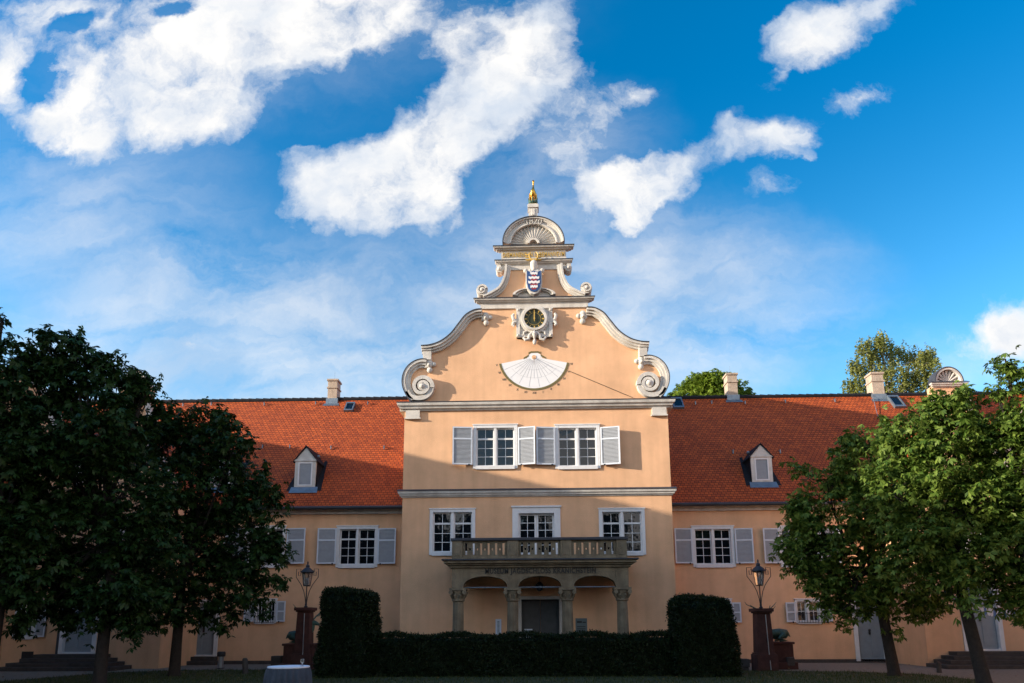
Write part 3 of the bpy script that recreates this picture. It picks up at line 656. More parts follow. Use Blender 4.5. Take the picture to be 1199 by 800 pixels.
for i in range(10):
    a = i * .63 + .2; st.loft([(X + .05 * math.cos(a), Yc + .05 * math.sin(a), zb_ + .04), (X + .15 * math.cos(a), Yc + .13 * math.sin(a), zb_ + H * .12), (X + .20 * math.cos(a), Yc + .17 * math.sin(a), zb_ + H * (.2 + .1 * (i % 2)))], [.03, .055, .012], 6)
st.build('statue_foliage', 'bronze', pdo, smooth=True)
# arched small pediment + crest
q = hp(0, 349.3); zz0 = q[1] + .05; rw = hx(25, 349); rh = hp(0, 340)[1] - zz0
cp = MB()
def e2(k, a): return (AX + rw * k * math.cos(a), zz0 + rh * (k if k > .9 else k) * math.sin(a))
for k0, k1, yy in ((1.0, .88, .26), (.89, .76, .18), (.77, .02, .06)): cp.ribbon([e2(k0, a) for a in A], [e2(k1, a) for a in A], -yy, 0.0)
cp.build('segment_pediment', 'stone', gable)
zs1 = hp(0, 321)[1]; zs0 = hp(0, 346.5)[1]; hw = hx(8.5, 333)
def shield(k, dz=0):
    L = [(-1, 1), (-1.0, .45), (-.86, .15), (-.5, -.0 + .0), (0, -.0)]
    pts = [(-1, 1), (-.5, .93), (0, 1.0), (.5, .93), (1, 1), (1.0, .42), (.82, .17), (.45, .03), (0, -.02), (-.45, .03), (-.82, .17), (-1, .42)]
    zc = (zs0 + zs1) / 2
    return [(AX + x * hw * k, zc + (zs0 + (zs1 - zs0) * z - zc) * k) for x, z in pts]
cr = MB(); cr.prism(shield(1.12), -.30, -.05); crest = cr.build('coat_of_arms', 'stone', gable, bevel=.012)
s1 = MB(); s1.prism(shield(.95), -.34, -.295); s1.build('shield_field', 'blue', crest)
for kk, mname, yy in ((0, 'white', -.355), (1, 'red', -.35)):
    sb = MB()
    for i, zf in enumerate((.84, .64, .44, .24)):
        wv = (.5, .72, .78, .5)[i] * hw * (1 if kk == 0 else .6); zc = zs0 + (zs1 - zs0) * (zf - .10 * kk); hgt = (zs1 - zs0) * (.052 if kk == 0 else .022)
        a = [(AX - wv + 2 * wv * t / 10, zc + hgt + .02 * math.sin(t * 1.9 + i)) for t in range(11)]; b = [(x, z - 2 * hgt) for x, z in a]
        sb.ribbon(a, b, yy, -.33)
    sb.build('shield_stripes', mname, crest)
hm = MB(); zh0 = zs1 + .02; hm.lathe([(.09, zh0), (.13, zh0 + .12), (.15, zh0 + .25), (.14, zh0 + .36), (.09, zh0 + .44)], (AX, -.24), 12)
for s in (1, -1):
    hm.ball((AX + s * hw * 1.12, -.22, zs1 + .02), .10); hm.ball((AX + s * .16, -.22, zs1 + .0), .09)
hm.build('helmet', 'stone', crest, smooth=True)
hg = MB(); zc_ = zh0 + .44
hg.box(AX - .11, AX + .11, -.33, -.16, zc_ - .04, zc_ + .05)
for s in (1, -1):
    hg.loft([(AX + s * .06, -.26, zc_), (AX + s * .17, -.28, zc_ + .12), (AX + s * .18, -.28, zc_ + .26), (AX + s * .10, -.28, zc_ + .38)], [.03, .035, .03, .012], 6)
    for j in range(3): hg.loft([(AX + s * .12, -.24, zc_ + .05 + j * .11), (AX + s * (.26 + .02 * j), -.24, zc_ + .03 + j * .12), (AX + s * .34, -.24, zc_ + .05 + j * .12)], [.03, .03, .01], 6)
hg.build('crest_horns', 'goldpaint', crest, smooth=True)
# clock surround
ck = MB(); xc = AX; q = hp(0, 376); zc_ = q[1]; rc = hx(12, 376)
x0 = hx(20.5, 376); zt1 = hp(0, 362)[1]; zb1 = hp(0, 396.5)[1]
ck.box(xc - x0, xc + x0, -.10, 0, zb1, zt1); ck.box(xc - x0 - .05, xc + x0 + .05, -.16, 0, zt1 - .05, zt1 + .0)
ck.box(xc - x0 - .02, xc - x0 + .12, -.17, 0, zb1, zt1 - .05); ck.box(xc + x0 - .12, xc + x0 + .02, -.17, 0, zb1, zt1 - .05); ck.box(xc - x0 + .12, xc + x0 - .12, -.15, 0, zb1, zb1 + .13)
ck.ring(xc, zc_, rc * 1.0, rc * 1.22, -.28, 0); ck.ring(xc, zc_, rc * 1.2, rc * 1.42, -.19, 0)
for s in (1, -1):
    for zf in (zt1 - .12, zb1 + .07): ck.ball((xc + s * (x0 - .05), -.18, zf), .05)
    # side scrolls
    xx = hx(24.5, 376)
    ck.box(xc + s * x0, xc + s * (xx), -.12, 0, zc_ - .16, zc_ + .05)
    ck.loft([(xc + s * (x0), -.14, zc_ - .05), (xc + s * (xx - .02), -.16, zc_ - .02), (xc + s * (xx + .03), -.17, zc_ + .16), (xc + s * (xx - .03), -.17, zc_ + .24)], [.05, .07, .07, .05], 8)
    ck.loft([(xc + s * (x0), -.14, zc_ - .08), (xc + s * (xx), -.16, zc_ - .14), (xc + s * (xx + .03), -.17, zc_ - .24), (xc + s * (xx - .04), -.17, zc_ - .28)], [.05, .07, .06, .05], 8)
    # strapwork scrolls under the dial
    ck.loft([(xc + s * .06, -.2, zc_ - rc * 1.3), (xc + s * .20, -.24, zb1 + .04), (xc + s * .24, -.24, zb1 - .12), (xc + s * .36, -.24, zb1 - .16), (xc + s * .44, -.2, zb1 - .06), (xc + s * .36, -.2, zb1 + .02)], [.05, .06, .065, .06, .05, .03], 8)
    ck.loft([(xc + s * .30, -.14, zb1 + .26), (xc + s * .42, -.16, zb1 + .20), (xc + s * .44, -.16, zb1 + .08)], [.04, .05, .03], 8)
ck.loft([(xc, -.22, zc_ - rc * 1.3), (xc, -.26, zb1 + .08), (xc, -.26, zb1 - .06), (xc, -.22, zb1 - .14)], [.06, .10, .06, .03], 8)
ck.ball((xc, -.22, hp(0, 403)[1]), .08, .8, 1.6)
clock = ck.build('clock_surround', 'stone', gable, smooth=True)
cf_ = MB(); cf_.disc(xc, zc_, rc, -.20, -.05, 40); cf_.build('clock_face', 'clockgreen', clock)
cn = MB()
for i in range(12):
    a = i * math.pi / 6; c_, s_ = math.cos(a), math.sin(a); r0_, r1_ = rc * .74, rc * .95; w = .014 if i % 3 else .02
    cn.prism([(xc + r0_ * c_ - w * s_, zc_ + r0_ * s_ + w * c_), (xc + r0_ * c_ + w * s_, zc_ + r0_ * s_ - w * c_), (xc + r1_ * c_ + w * s_ * 1.5, zc_ + r1_ * s_ - w * c_ * 1.5), (xc + r1_ * c_ - w * s_ * 1.5, zc_ + r1_ * s_ + w * c_ * 1.5)], -.212, -.198)
cn.ring(xc, zc_, rc * .62, rc * .645, -.208, -.198); cn.build('hour_marks', 'goldpaint', clock)
ch = MB(); ch.prism([(xc - .014, zc_ - .12), (xc + .014, zc_ - .12), (xc + .022, zc_ + .25), (xc, zc_ + rc * .88), (xc - .022, zc_ + .25)], -.24, -.225); ch.disc(xc, zc_, .035, -.25, -.22, 12); ch.build('minute_hand', 'goldpaint', clock)
ch = MB(); ch.prism([(xc - .02, zc_ - .05), (xc + .02, zc_ - .05), (xc + .03, zc_ + .16), (xc, zc_ + rc * .6), (xc - .03, zc_ + .16)], -.222, -.212); ch.build('hour_hand', 'goldpaint', clock)
# sundial: painted fan on the plaster
sd = MB(); a_ = hp(0, 418.5); ax_, az_ = AX - .03, a_[1] + .02
Rr = az_ - hp(0, 456)[1]; kx = hx(40, 424) / math.sqrt(1 - ((hp(0, 418.5)[1] - hp(0, 424)[1]) / Rr) ** 2) / Rr
a0, a1 = -math.pi + .20, -.20
def sdp(k, a): return (ax_ + Rr * k * kx * math.cos(a), az_ + Rr * k * math.sin(a))
AA = [a0 + (a1 - a0) * i / 48 for i in range(49)]
sd.ribbon([sdp(.97, a) for a in AA], [sdp(.0005, a) for a in AA], -.006, .001); dial = sd.build('sundial', 'dialwhite', gable)
sb = MB(); sb.ribbon([sdp(1.035, a) for a in AA], [sdp(.97, a) for a in AA], -.014, .001)
UA = [math.pi * i / 12 for i in range(13)]
qx = lambda d, y: (AX + hx(abs(d), y) * (1 if d > 0 else -1), hp(0, y)[1])
for seg_ in (((-13, 419.6), (-7, 416.2)), ((-7, 415.8), (-7.2, 412.6)), ((-7, 413.6), (-3.5, 412.1)), ((-3.5, 412.3), (3.5, 412.3)), ((3.5, 412.1), (7, 413.6)), ((7, 412.6), (7, 415.8)), ((7, 416.2), (13, 419.6))):
    a, b = qx(*seg_[0]), qx(*seg_[1]); sb.ribbon([(a[0], a[1] + .03), (b[0], b[1] + .03)], [(a[0], a[1] - .04), (b[0], b[1] - .04)], -.013, .001)
sb.build('sundial_border', 'brown', dial)
tw = MB(); aa = [qx(-7, 415.5), qx(-3.5, 413.5), qx(3.5, 413.5), qx(7, 415.5)]; tw.ribbon(aa, [qx(-9, 419.3), qx(-3.5, 418.9), qx(3.5, 418.9), qx(9, 419.3)], -.005, .001); tw.build('sundial_cap', 'dialwhite', dial)
sn = MB()
for i in range(15):
    a = a0 + .22 + (a1 - a0 - .44) * i / 14; w = .006; p, q = sdp(.12, a), sdp(.93 if i % 2 == 0 else .66, a); nx, nz = -math.sin(a) * w, math.cos(a) * w
    sn.prism([(p[0] - nx, p[1] - nz), (q[0] - nx, q[1] - nz), (q[0] + nx, q[1] + nz), (p[0] + nx, p[1] + nz)], -.009, -.005)
for ks in (.45, .7):
    AB = [a0 + .3 + (a1 - a0 - .6) * i / 30 for i in range(31)]; 
    sn.ribbon([sdp(ks + .05 * math.cos(a * 2) + .004, a) for a in AB], [sdp(ks + .05 * math.cos(a * 2), a) for a in AB], -.009, -.005)
sn.build('hour_lines', 'shutter', dial)
for i, r_ in enumerate(('V', 'VI', 'VIII', 'IX', 'X', 'XI', 'XII', 'I', 'II', 'III', 'IV', 'V', 'VI')):
    a = a0 + .02 + (a1 - a0 - .04) * i / 12; p = sdp(1.11, a); text('hour_numeral', r_, .13, .002, 'ink', dial, (p[0], -.004, p[1]))
gn = MB(); gn.disc(ax_ + .0, az_ - .02, .09, -.02, 0, 16); gn.build('gnomon_sun', 'plaster', dial)
gn = MB(); gn.loft([(ax_, 0, az_ - .02), (ax_ + .0, -.42, az_ - .50)], [.010, .006], 6); gn.build('gnomon', 'black', dial)

# roof helpers -------------------------------------------------------------
def slope_sheet(mb, quad, uvs, th=.0):
    k = len(mb.v); mb.v += [tuple(q) for q in quad]; mb.f.append(tuple(range(k, k + len(quad)))); mb.uv = (mb.uv or []) + list(uvs)
def roof(name, x0, x1, ye, ze, yr, zr, yb, zb, label=None):
    L1 = math.hypot(yr - ye, zr - ze); L2 = math.hypot(yb - yr, zr - zb); mb = MB()
    n = 24   # slight waviness of an old roof: split along x and along slope
    m = 10
    def row(a, b, L, flip):
        pts = {}
        for i in range(n + 1):
            for j in range(m + 1):
                x = x0 + (x1 - x0) * i / n; t = j / m; dz = .03 * math.sin(x * .7 + t * 3) * math.sin(t * math.pi) + random.uniform(-.008, .008) * (0 < j < m)
                pts[i, j] = ((x, a[0] + (b[0] - a[0]) * t, a[1] + (b[1] - a[1]) * t + dz), (x, L * t))
        for i in range(n):
            for j in range(m):
                c = [(i, j), (i + 1, j), (i + 1, j + 1), (i, j + 1)]
                if flip: c = c[::-1]
                slope_sheet(mb, [pts[q][0] for q in c], [pts[q][1] for q in c])
    row((ye, ze), (yr, zr), L1, False); row((yb, zb), (yr, zr), L2, True)
    o = mb.build(name, 'tile', castle)
    return o
XL0 = -31.0; XR0 = 31.0; YBK = 12.9
roofL = roof('roof', XL0, XA + .02, YE, ZE + .12, YR, ZR_L, YBK, ZE); roofR = roof('roof', XB - .02, XR0, YE, ZE + .12, YR, ZR_R, YBK, ZE)
def zroof(Y, right=False): zr = ZR_R if right else ZR_L; return ZE + .12 + (zr - ZE - .12) * (Y - YE) / (YR - YE)
def onroof(x, y, right=False):
    lo, hi = YE, YR
    for _ in range(40):
        m = (lo + hi) / 2; p = P(x, y, m)
        if p.z > zroof(m, right): lo = m
        else: hi = m
    return P(x, y, lo)
for (xa, xb, zr, par) in ((XL0, XA, ZR_L, roofL), (XB, XR0, ZR_R, roofR)):
    rc_ = MB(); n = int((xb - xa) / .38)
    for i in range(n):
        x = xa + (xb - xa) * i / n; rc_.loft([(x, YR, zr + .02), (x + (xb - xa) / n + .03, YR, zr + .0)], [.125, .11], 8)
    rc_.build('ridge_tiles', 'slate', par)
# wing walls
WIN_L = [(394, 442.5, 616.5, 664.5), (286.5, 334, 616.5, 664.5), (180, 226, 616.5, 664.5)]
WIN_R = [(810.5, 860, 616.5, 664), (912.5, 962, 616.5, 664)]
XTL0, XTL1 = -18.55, P(1042, 780, YW).x * -1      # tower extents left
XT0 = P(1042, 780, YW).x; XT1 = XT0 + 3.75
LX0 = -XT1 - .0; LX1 = -XT0
print('tower', XT0, XT1)
opsL = [window(YW, *w) for w in WIN_L]; opsR = [window(YW, *w) for w in WIN_R]
def rect(Y, xl, xr, yt, yb):
    return P(xl, (yt + yb) / 2, Y).x, P(xr, (yt + yb) / 2, Y).x, P((xl + xr) / 2, yb, Y).z, P((xl + xr) / 2, yt, Y).z
def low_window(xl, xr):
    x0, x1, z0, z1 = rect(YW, xl, xr, 702, 730); return window_m(YW, x0, x1, z0, z1, (.0001, 2), True, fw=.09, bars=True)
opsL += [low_window(298, 324), low_window(400, 434)]; opsR += [low_window(931, 962), low_window(822, 857)]
def door(Y, xc, w, h, mname, base=.0, fw=.16, knock=True):
    x0, x1 = xc - w / 2, xc + w / 2
    f = MB(); f.box(x0 - fw, x0, Y - .05, Y + .15, base, base + h + fw); f.box(x1, x1 + fw, Y - .05, Y + .15, base, base + h + fw); f.box(x0, x1, Y - .05, Y + .15, base + h, base + h + fw); f.box(x0, x1, Y - .03, Y + .15, base, base + .06)
    d = f.build('door', 'white', castle, bevel=.006)
    l = MB(); l.box(x0, x1, Y + .10, Y + .15, base + .06, base + h)
    m = (x0 + x1) / 2
    for (a, b) in ((x0 + .07, m - .05), (m + .05, x1 - .07)):
        for (c, e) in ((.06, .50), (.56, .94)): l.box(a, b, Y + .082, Y + .102, base + c * h + .06, base + e * h)
    l.build('door_leaf', mname, d)
    kn = MB(); kn.ball((m, Y + .06, base + h * .50 + .06), .05); kn.box(m - .03, m + .03, Y + .05, Y + .09, base + h * .45, base + h * .53); kn.build('door_knocker', 'black', d)
    return (x0 - .03, x1 + .03, base + .0, base + h + .03)
dL = P(236, 760, YW).x; dR = P(1021, 760, YW).x
opsL.append(door(YW, dL, 1.0, 2.15, 'door', .32)); opsR.append(door(YW, dR, 1.0, 2.3, 'door', .06))
wm = MB(); wm.wall(LX1 - .3, XA, 0, ZE, YW, YW + .45, opsL); wm.build('left_wing_wall', 'plaster', castle); wm = MB(); wm.box(LX1, XA + .3, 12.4, 12.7, 0, ZE); wm.build('rear_wall', 'plaster', castle)
wm = MB(); wm.wall(XB, XT0 + .3, 0, ZE, YW, YW + .45, opsR); wm.build('right_wing_wall', 'plaster', castle); wm = MB(); wm.box(XB - .3, XT0, 12.4, 12.7, 0, ZE); wm.build('rear_wall', 'plaster', castle)
for (xl, xr, yt, yb, h_, a) in ((372.5, 394.3, 619, 660.5, 'r', 3), (442.8, 464, 619, 660.5, 'l', 3), (336, 358.5, 619, 660.5, 'l', 6), (264, 286, 619, 660.5, 'r', 3), (789.6, 810.3, 619, 660, 'r', 3), (860.2, 881, 619, 660, 'l', 4), (893, 912.3, 619, 660, 'r', 6), (962.3, 983, 619, 660, 'l', 3),
                        (324.4, 335, 704, 728, 'l', 3), (287, 298, 704, 728, 'r', 3), (434.3, 442, 704.5, 728, 'l', 3), (919.5, 930.7, 705.5, 728.5, 'r', 3), (962.3, 973, 705.5, 728.5, 'l', 3), (857.3, 867, 705.5, 729, 'l', 3)):
    shutter(YW, xl, xr, yt, yb, a, h_, split=.34 if yb < 700 else .5)
# eaves cornice and gutter
for (xa, xb) in ((LX1, XA), (XB, XT0)):
    e = MB(); e.box(xa, xb, YW - .10, YW - .001, ZE - .12, ZE); e.box(xa, xb, YW - .18, YW - .001, ZE - .001, ZE + .08); eo = e.build('eaves_moulding', 'stone', castle)
    e = MB(); e.loft([(xa, YE - .05, ZE + .10), (xb, YE - .05, ZE + .10)], .075, 10); e.build('gutter', 'lead', castle, smooth=True)
bs = MB(); bs.box(LX1, XA - .0, YW - .03, YW - .001, 0, .14); bs.box(XB, XT0, YW - .03, YW - .001, 0, .14); bs.box(XA - .03, ex0, -.03, -.001, 0, .16); bs.box(ex1, XB + .03, -.03, -.001, 0, .16); bs.build('plinth_band', 'stepstone', castle)
# roof of the central block
zr0 = zc1 + .02; zr1 = 15.45
cr_ = MB(); L = math.hypot(HB, zr1 - zr0)
for s in (1, -1):
    q = [(AX + s * (HB + .15), .43, zr0), (AX + s * (HB + .15), 12.9, zr0), (AX, 12.9, zr1), (AX, .43, zr1)]; uvq = [(.43, 0), (12.9, 0), (12.9, L), (.43, L)]
    if s < 0: q = q[::-1]; uvq = uvq[::-1]
    slope_sheet(cr_, q, uvq)
cr_.build('central_roof', 'tile', castle)
# hip end under the gable roof at the rear
hb = MB(); hb.prism([(AX - HB, 0.2), (AX + HB, 0.2), (AX + HB, zr0), (AX, zr1 - .05), (AX - HB, zr0)], 12.5, 12.8); hb.build('rear_gable_wall', 'plaster', castle)

# dormers
def dormer(xl, xr, yb, ye, ya, right):
    xm = (xl + xr) / 2; p = onroof(xm, yb, right); Y = p.y
    x0, x1 = P(xl, (yb + ye) / 2, Y).x, P(xr, (yb + ye) / 2, Y).x; ze = P(xm, ye, Y).z; za = P(xm, ya, Y).z; zb = p.z; xc = (x0 + x1) / 2
    def yat(z): return YE + (z - ZE - .12) / (((ZR_R if right else ZR_L) - ZE - .12) / (YR - YE))
    f = MB(); wx0, wx1, wz0, wz1 = x0 + .15, x1 - .15, zb + .16, ze - .10
    f.wall(x0, x1, zb - .02, ze, Y, Y + .12, [(wx0, wx1, wz0, wz1)]); f.prism([(x0, ze), (x1, ze), (xc, za)], Y + .001, Y + .119)
    f.box(x0 - .04, x1 + .04, Y - .04, Y - .002, ze - .05, ze + .03)
    d = f.build('dormer', 'stone', castle, bevel=.005)
    w = MB(); t = .05; w.box(wx0, wx0 + t, Y - .02, Y + .05, wz0, wz1); w.box(wx1 - t, wx1, Y - .02, Y + .05, wz0, wz1); w.box(wx0 + t, wx1 - t, Y - .02, Y + .05, wz1 - t, wz1); w.box(wx0 + t, wx1 - t, Y - .02, Y + .05, wz0, wz0 + t)
    w.build('dormer_window_frame', 'white', d)
    l = MB(); n = 16
    for q in range(n):
        z = wz0 + t + (wz1 - wz0 - 2 * t) * q / n; h = (wz1 - wz0 - 2 * t) / n; l.add([(wx0 + t, Y + .005, z), (wx1 - t, Y + .005, z), (wx1 - t, Y + .03, z + h * .95), (wx0 + t, Y + .03, z + h * .95)], [(0, 1, 2, 3)])
    l.box(wx0 + t, wx1 - t, Y + .031, Y + .04, wz0 + t, wz1 - t); l.build('louvre_panel', 'shutter', d)
    # cheeks and little roof in slate
    c = MB(); ye2 = yat(ze); yz = yat(za)
    for xx, s in ((x0, -1), (x1, 1)):
        c.add([(xx + s * .01, Y + .12, zb - .05), (xx + s * .01, yat(zb) + .0, zb - .05), (xx + s * .01, ye2 + .05, ze), (xx + s * .01, Y + .12, ze)], [(0, 1, 2, 3)])
        ov = .08
        a = (xx + s * ov, ze - ov * 1.2); 
        c.add([(a[0], Y - .06, a[1]), (a[0], ye2 + .1, a[1]), (xc, yz + .1, za + .03), (xc, Y - .06, za + .03), (a[0], Y - .06, a[1] + .05), (a[0], ye2 + .1, a[1] + .05), (xc, yz + .1, za + .09), (xc, Y - .06, za + .09)],
              [(0, 1, 2, 3), (7, 6, 5, 4), (0, 3, 7, 4), (1, 0, 4, 5)])
        # slate flashing lying on the main roof beside the dormer
        k = .012
        c.add([(xx, Y - .1, zroof(Y - .1, right) + .05), (xx + s * .30, Y - .1, zroof(Y - .1, right) + .04), (xx + s * .12, ye2 + .15, zroof(ye2 + .15, right) + .05), (xx, ye2 + .15, zroof(ye2 + .15, right) + .07)], [(0, 1, 2, 3)])
    c.build('dormer_roof', 'slate', d)
    s = MB(); s.add([(x0 - .12, Y - .001, zb + .10), (x1 + .12, Y - .001, zb + .10), (x1 + .16, Y - .2, zroof(Y - .2, right) + .05), (x0 - .16, Y - .2, zroof(Y - .2, right) + .05)], [(3, 2, 1, 0)])
    s.build('zinc_apron', 'zinc', d)
    v_ = MB(); v_.ball((x1 + .02 if not right else x0 - .02, Y + .25, ze + .22), .07); v_.build('roof_vent', 'zinc', d)
dormer(345, 369.5, 573, 539, 524, False); dormer(880, 904.5, 567, 534, 521, True)
dormer(-5 + 250, 273, 573, 539, 524, False)
# chimneys
def chimney(xl, xr, yt, yb, right):
    Y = onroof((xl + xr) / 2, yb, right).y
    x0, x1 = P(xl, (yt + yb) / 2, Y).x + .02, P(xr, (yt + yb) / 2, Y).x - .02; z1 = P(xl, yt, Y).z; z0 = zroof(Y, right) - .4; w = (x1 - x0); e = .04
    m = MB(); m.box(x0 + e, x1 - e, Y, Y + .6, z0, z1 - .5); m.box(x0, x1, Y - e, Y + .6 + e, z1 - .5, z1 - .42); m.box(x0 + e, x1 - e, Y, Y + .6, z1 - .42, z1 - .10); m.box(x0 - .01, x1 + .01, Y - e - .01, Y + .61 + e, z1 - .10, z1)
    c = m.build('chimney', 'chimney', castle, bevel=.008)
    f = MB(); zb = zroof(Y - .25, right); f.box(x0 - .02, x1 + .02, Y - .03, Y + .3, zb + .05, zroof(Y, right) + .25); f.add([(x0 - .1, Y - .031, zb + .28), (x1 + .1, Y - .031, zb + .28), (x1 + .14, Y - .2, zroof(Y - .2, right) + .04), (x0 - .14, Y - .2, zroof(Y - .2, right) + .04)], [(3, 2, 1, 0)]); f.build('chimney_flashing', 'zinc', c)
    r = MB(); r.loft([(x0 + w * .5, Y + .3, z1), (x0 + w * .5, Y + .3, z1 + .5)], .006, 5); r.build('lightning_rod', 'steel', c)
    fl = MB(); fl.box(x0 + .12, x1 - .12, Y + .12, Y + .48, z1 + .0, z1 + .03); fl.build('flue', 'slate', c)
chimney(382.3, 396, 444, 472, False); chimney(850.5, 865, 437, 468, True); chimney(1020, 1036.5, 436, 467, True); chimney(1106, 1120, 434, 464.5, True)
# skylights
def skylight(xl, xr, yt, yb, right):
    a = onroof((xl + xr) / 2, yb, right); b = onroof((xl + xr) / 2, yt, right); x0, x1 = P(xl, yb, a.y).x, P(xr, yb, a.y).x
    n = Vector((0, -(b.z - a.z), b.y - a.y)).normalized()
    def bx(mb, s, t, h0, h1, fx0, fx1):
        A_ = a.lerp(b, s); B_ = a.lerp(b, t); vs = []
        for h in (h0, h1):
            for X_, q in ((fx0, A_), (fx1, A_), (fx1, B_), (fx0, B_)): vs.append((X_, q.y + n.y * h, q.z + n.z * h))
        mb.add(vs, [(0, 3, 2, 1), (4, 5, 6, 7), (0, 1, 5, 4), (1, 2, 6, 5), (2, 3, 7, 6), (3, 0, 4, 7)])
    f = MB(); t = .06; bx(f, -.05, .10, .0, .14, x0, x1); bx(f, .9, 1.05, 0, .14, x0, x1); bx(f, .1, .9, 0, .14, x0, x0 + t); bx(f, .1, .9, 0, .14, x1 - t, x1)
    o = f.build('skylight', 'zinc', castle); p = MB(); bx(p, .08, .92, .05, .10, x0 + t * .8, x1 - t * .8); p.build('pane', 'glass', o)
skylight(403, 413.5, 474, 482.5, False); skylight(788.5, 801, 468.5, 479, True); skylight(1047, 1060, 466, 478, True)
# snow hooks on the tiles
for right, pts in ((False, ((215, 476), (248, 475), (310, 475), (370, 474), (431, 474), (308, 525), (340, 525), (388, 526), (450, 526))), (True, ((814, 474), (872, 473.5), (919, 472), (977, 471), (858, 531), (913, 531), (986, 530), (833, 473)))):
    for x, y in pts:
        p = onroof(x, y, right); h = MB(); h.box(p.x - .02, p.x + .02, p.y - .10, p.y - .04, p.z - .02, p.z + .14); h.box(p.x - .02, p.x + .02, p.y - .12, p.y + .2, p.z + .13, p.z + .15); h.build('snow_hook', 'zinc', castle)
a, b = onroof(1020, 461, True), onroof(1027, 488, True); c = MB(); c.loft([(a.x, a.y - .05, a.z + .1), (b.x, b.y - .05, b.z + .06), (b.x + .3, YE, ZE + .25)], .014, 6); c.build('lightning_conductor', 'steel', castle)
# junction drain boxes at both sides of the block
for x, yy in ((XA - .12, 532), (XB + .12, 531)):
    z = P(627, yy, 1).z; j = MB(); j.box(x - .12, x + .12, 1.9, 4.8, z - .12, z + .18); j.box(x - .15, x + .15, 1.8, 2.0, z + .06, z + .22); j.build('rain_hopper', 'lead', castle)

# portico --------------------------------------------------------------------
YP = -1.75
px = lambda x: P(x, 690, YP).x
pz = lambda y, Y=YP: P(632, y, Y).z
cols = [px(535), px(600), px(664.3), px(730)]; zsp = pz(688); zt = pz(664.5); pc = (cols[0] + cols[3]) / 2
x0, x1 = px(528.8), px(736.5); arc_ = [(px(542.5), px(594)), (px(607), px(657.5)), (px(672), px(721.5))]; zap = pz(674.5)
pt = MB()
# front: piers + arched spandrels built as vertical strips
def front(mb, xs0, xs1, arcs, zlow, ztop, zapex, ya, yb, along='x'):
    edges = [xs0]
    for (a, b) in arcs: edges += [a, b]
    edges.append(xs1)
    for i in range(0, len(edges), 2): mb.box(edges[i], edges[i + 1], ya, yb, zlow, ztop)
    for (a, b) in arcs:
        n = 20; T = [math.pi * k / n for k in range(n + 1)]; m = (a + b) / 2; r = (b - a) / 2
        top = [(m - r * math.cos(t), ztop) for t in T]; bot = [(m - r * math.cos(t), zlow + (zapex - zlow) * math.sin(t) ** .8) for t in T]
        mb.ribbon(top, bot, ya, yb)
front(pt, x0, x1, arc_, zsp, zt, zap, YP, YP + .42)
for xs in (x0, x1 - .42): pt.box(xs, xs + .42, YP + .42, -.002, zap, zt)
portico = pt.build('portico', 'sand', castle, bevel=.01)
for (a, b) in arc_:
    m = MB(); n = 20; T = [math.pi * k / n for k in range(n + 1)]; mm_ = (a + b) / 2; r = (b - a) / 2
    m.ribbon([(mm_ - (r + .05) * math.cos(t), zsp + (zap - zsp + .05) * math.sin(t) ** .8) for t in T], [(mm_ - r * math.cos(t), zsp + (zap - zsp) * math.sin(t) ** .8) for t in T], YP - .035, YP + .02); m.build('arch_moulding', 'sand', portico)
    m = MB(); m.loft([(a - .02, YP + .2, zsp + .02), (b + .02, YP + .2, zsp + .02)], .022, 8); m.ball(((a + b) / 2, YP + .2, zsp + .02), .05, 1, .6); m.build('tie_rod', 'zinc', portico)
for i, c in enumerate(cols):
    c = c + (.03 if i == 0 else -.03 if i == 3 else 0)
    for Yc_ in (YP + .21,):
        m = MB(); zc0_ = pz(702.5)
        m.box(c - .27, c + .27, Yc_ - .27, Yc_ + .27, 0, .18); m.lathe([(.26, .18), (.27, .23), (.25, .28), (.22, .33), (.20, .36), (.205, 1.2), (.185, zc0_ - .10), (.18, zc0_ - .04)], (c, Yc_), 24, .07)
        co_ = m.build('column', 'sand', portico)
        m = MB(); m.lathe([(.19, zc0_ - .05), (.225, zc0_ - .02), (.225, zc0_ + .02), (.19, zc0_ + .05), (.20, zc0_ + .12), (.27, zc0_ + .30), (.24, zsp - .10)], (c, Yc_), 16)
        m.box(c - .30, c + .30, Yc_ - .29, Yc_ + .29, zsp - .09, zsp - .002)
        for j in range(8):
            a = j * math.pi / 4 + .39; m.loft([(c + .19 * math.cos(a), Yc_ + .19 * math.sin(a), zc0_ + .04), (c + .26 * math.cos(a), Yc_ + .26 * math.sin(a), zc0_ + .18), (c + .30 * math.cos(a), Yc_ + .30 * math.sin(a), zc0_ + .17)], [.04, .05, .03], 6)
        for s in (1, -1):
            for q in (1, -1): m.disc(c + s * .24, zsp - .16, .075, Yc_ + q * .27 - .03, Yc_ + q * .27 + .03, 12)
        m.build('capital', 'sand', portico)
# slab/cornice
zk1 = pz(655.5, YP - .3)
m = MB(); 
for (a, b, o_) in ((0, .35, .08), (.35, .6, .17), (.6, 1.0, .26)):
    m.box(x0 - o_, x1 + o_, YP - o_, -.002, zt + a * (zk1 - zt), zt + b * (zk1 - zt))
m.build('portico_cornice', 'sand', portico, bevel=.012)
m = MB(); m.box(x0 - .33, x1 + .33, YP - .33, -.003, zk1 + .001, zk1 + .05); m.build('lead_covering', 'lead', portico)
text('lettering', 'MUSEUM JAGDSCHLOSS KRANICHSTEIN', .262, .012, 'ink', portico, (px(633), YP - .014, pz(668.7)), width=px(698) - px(568), bold=.022)
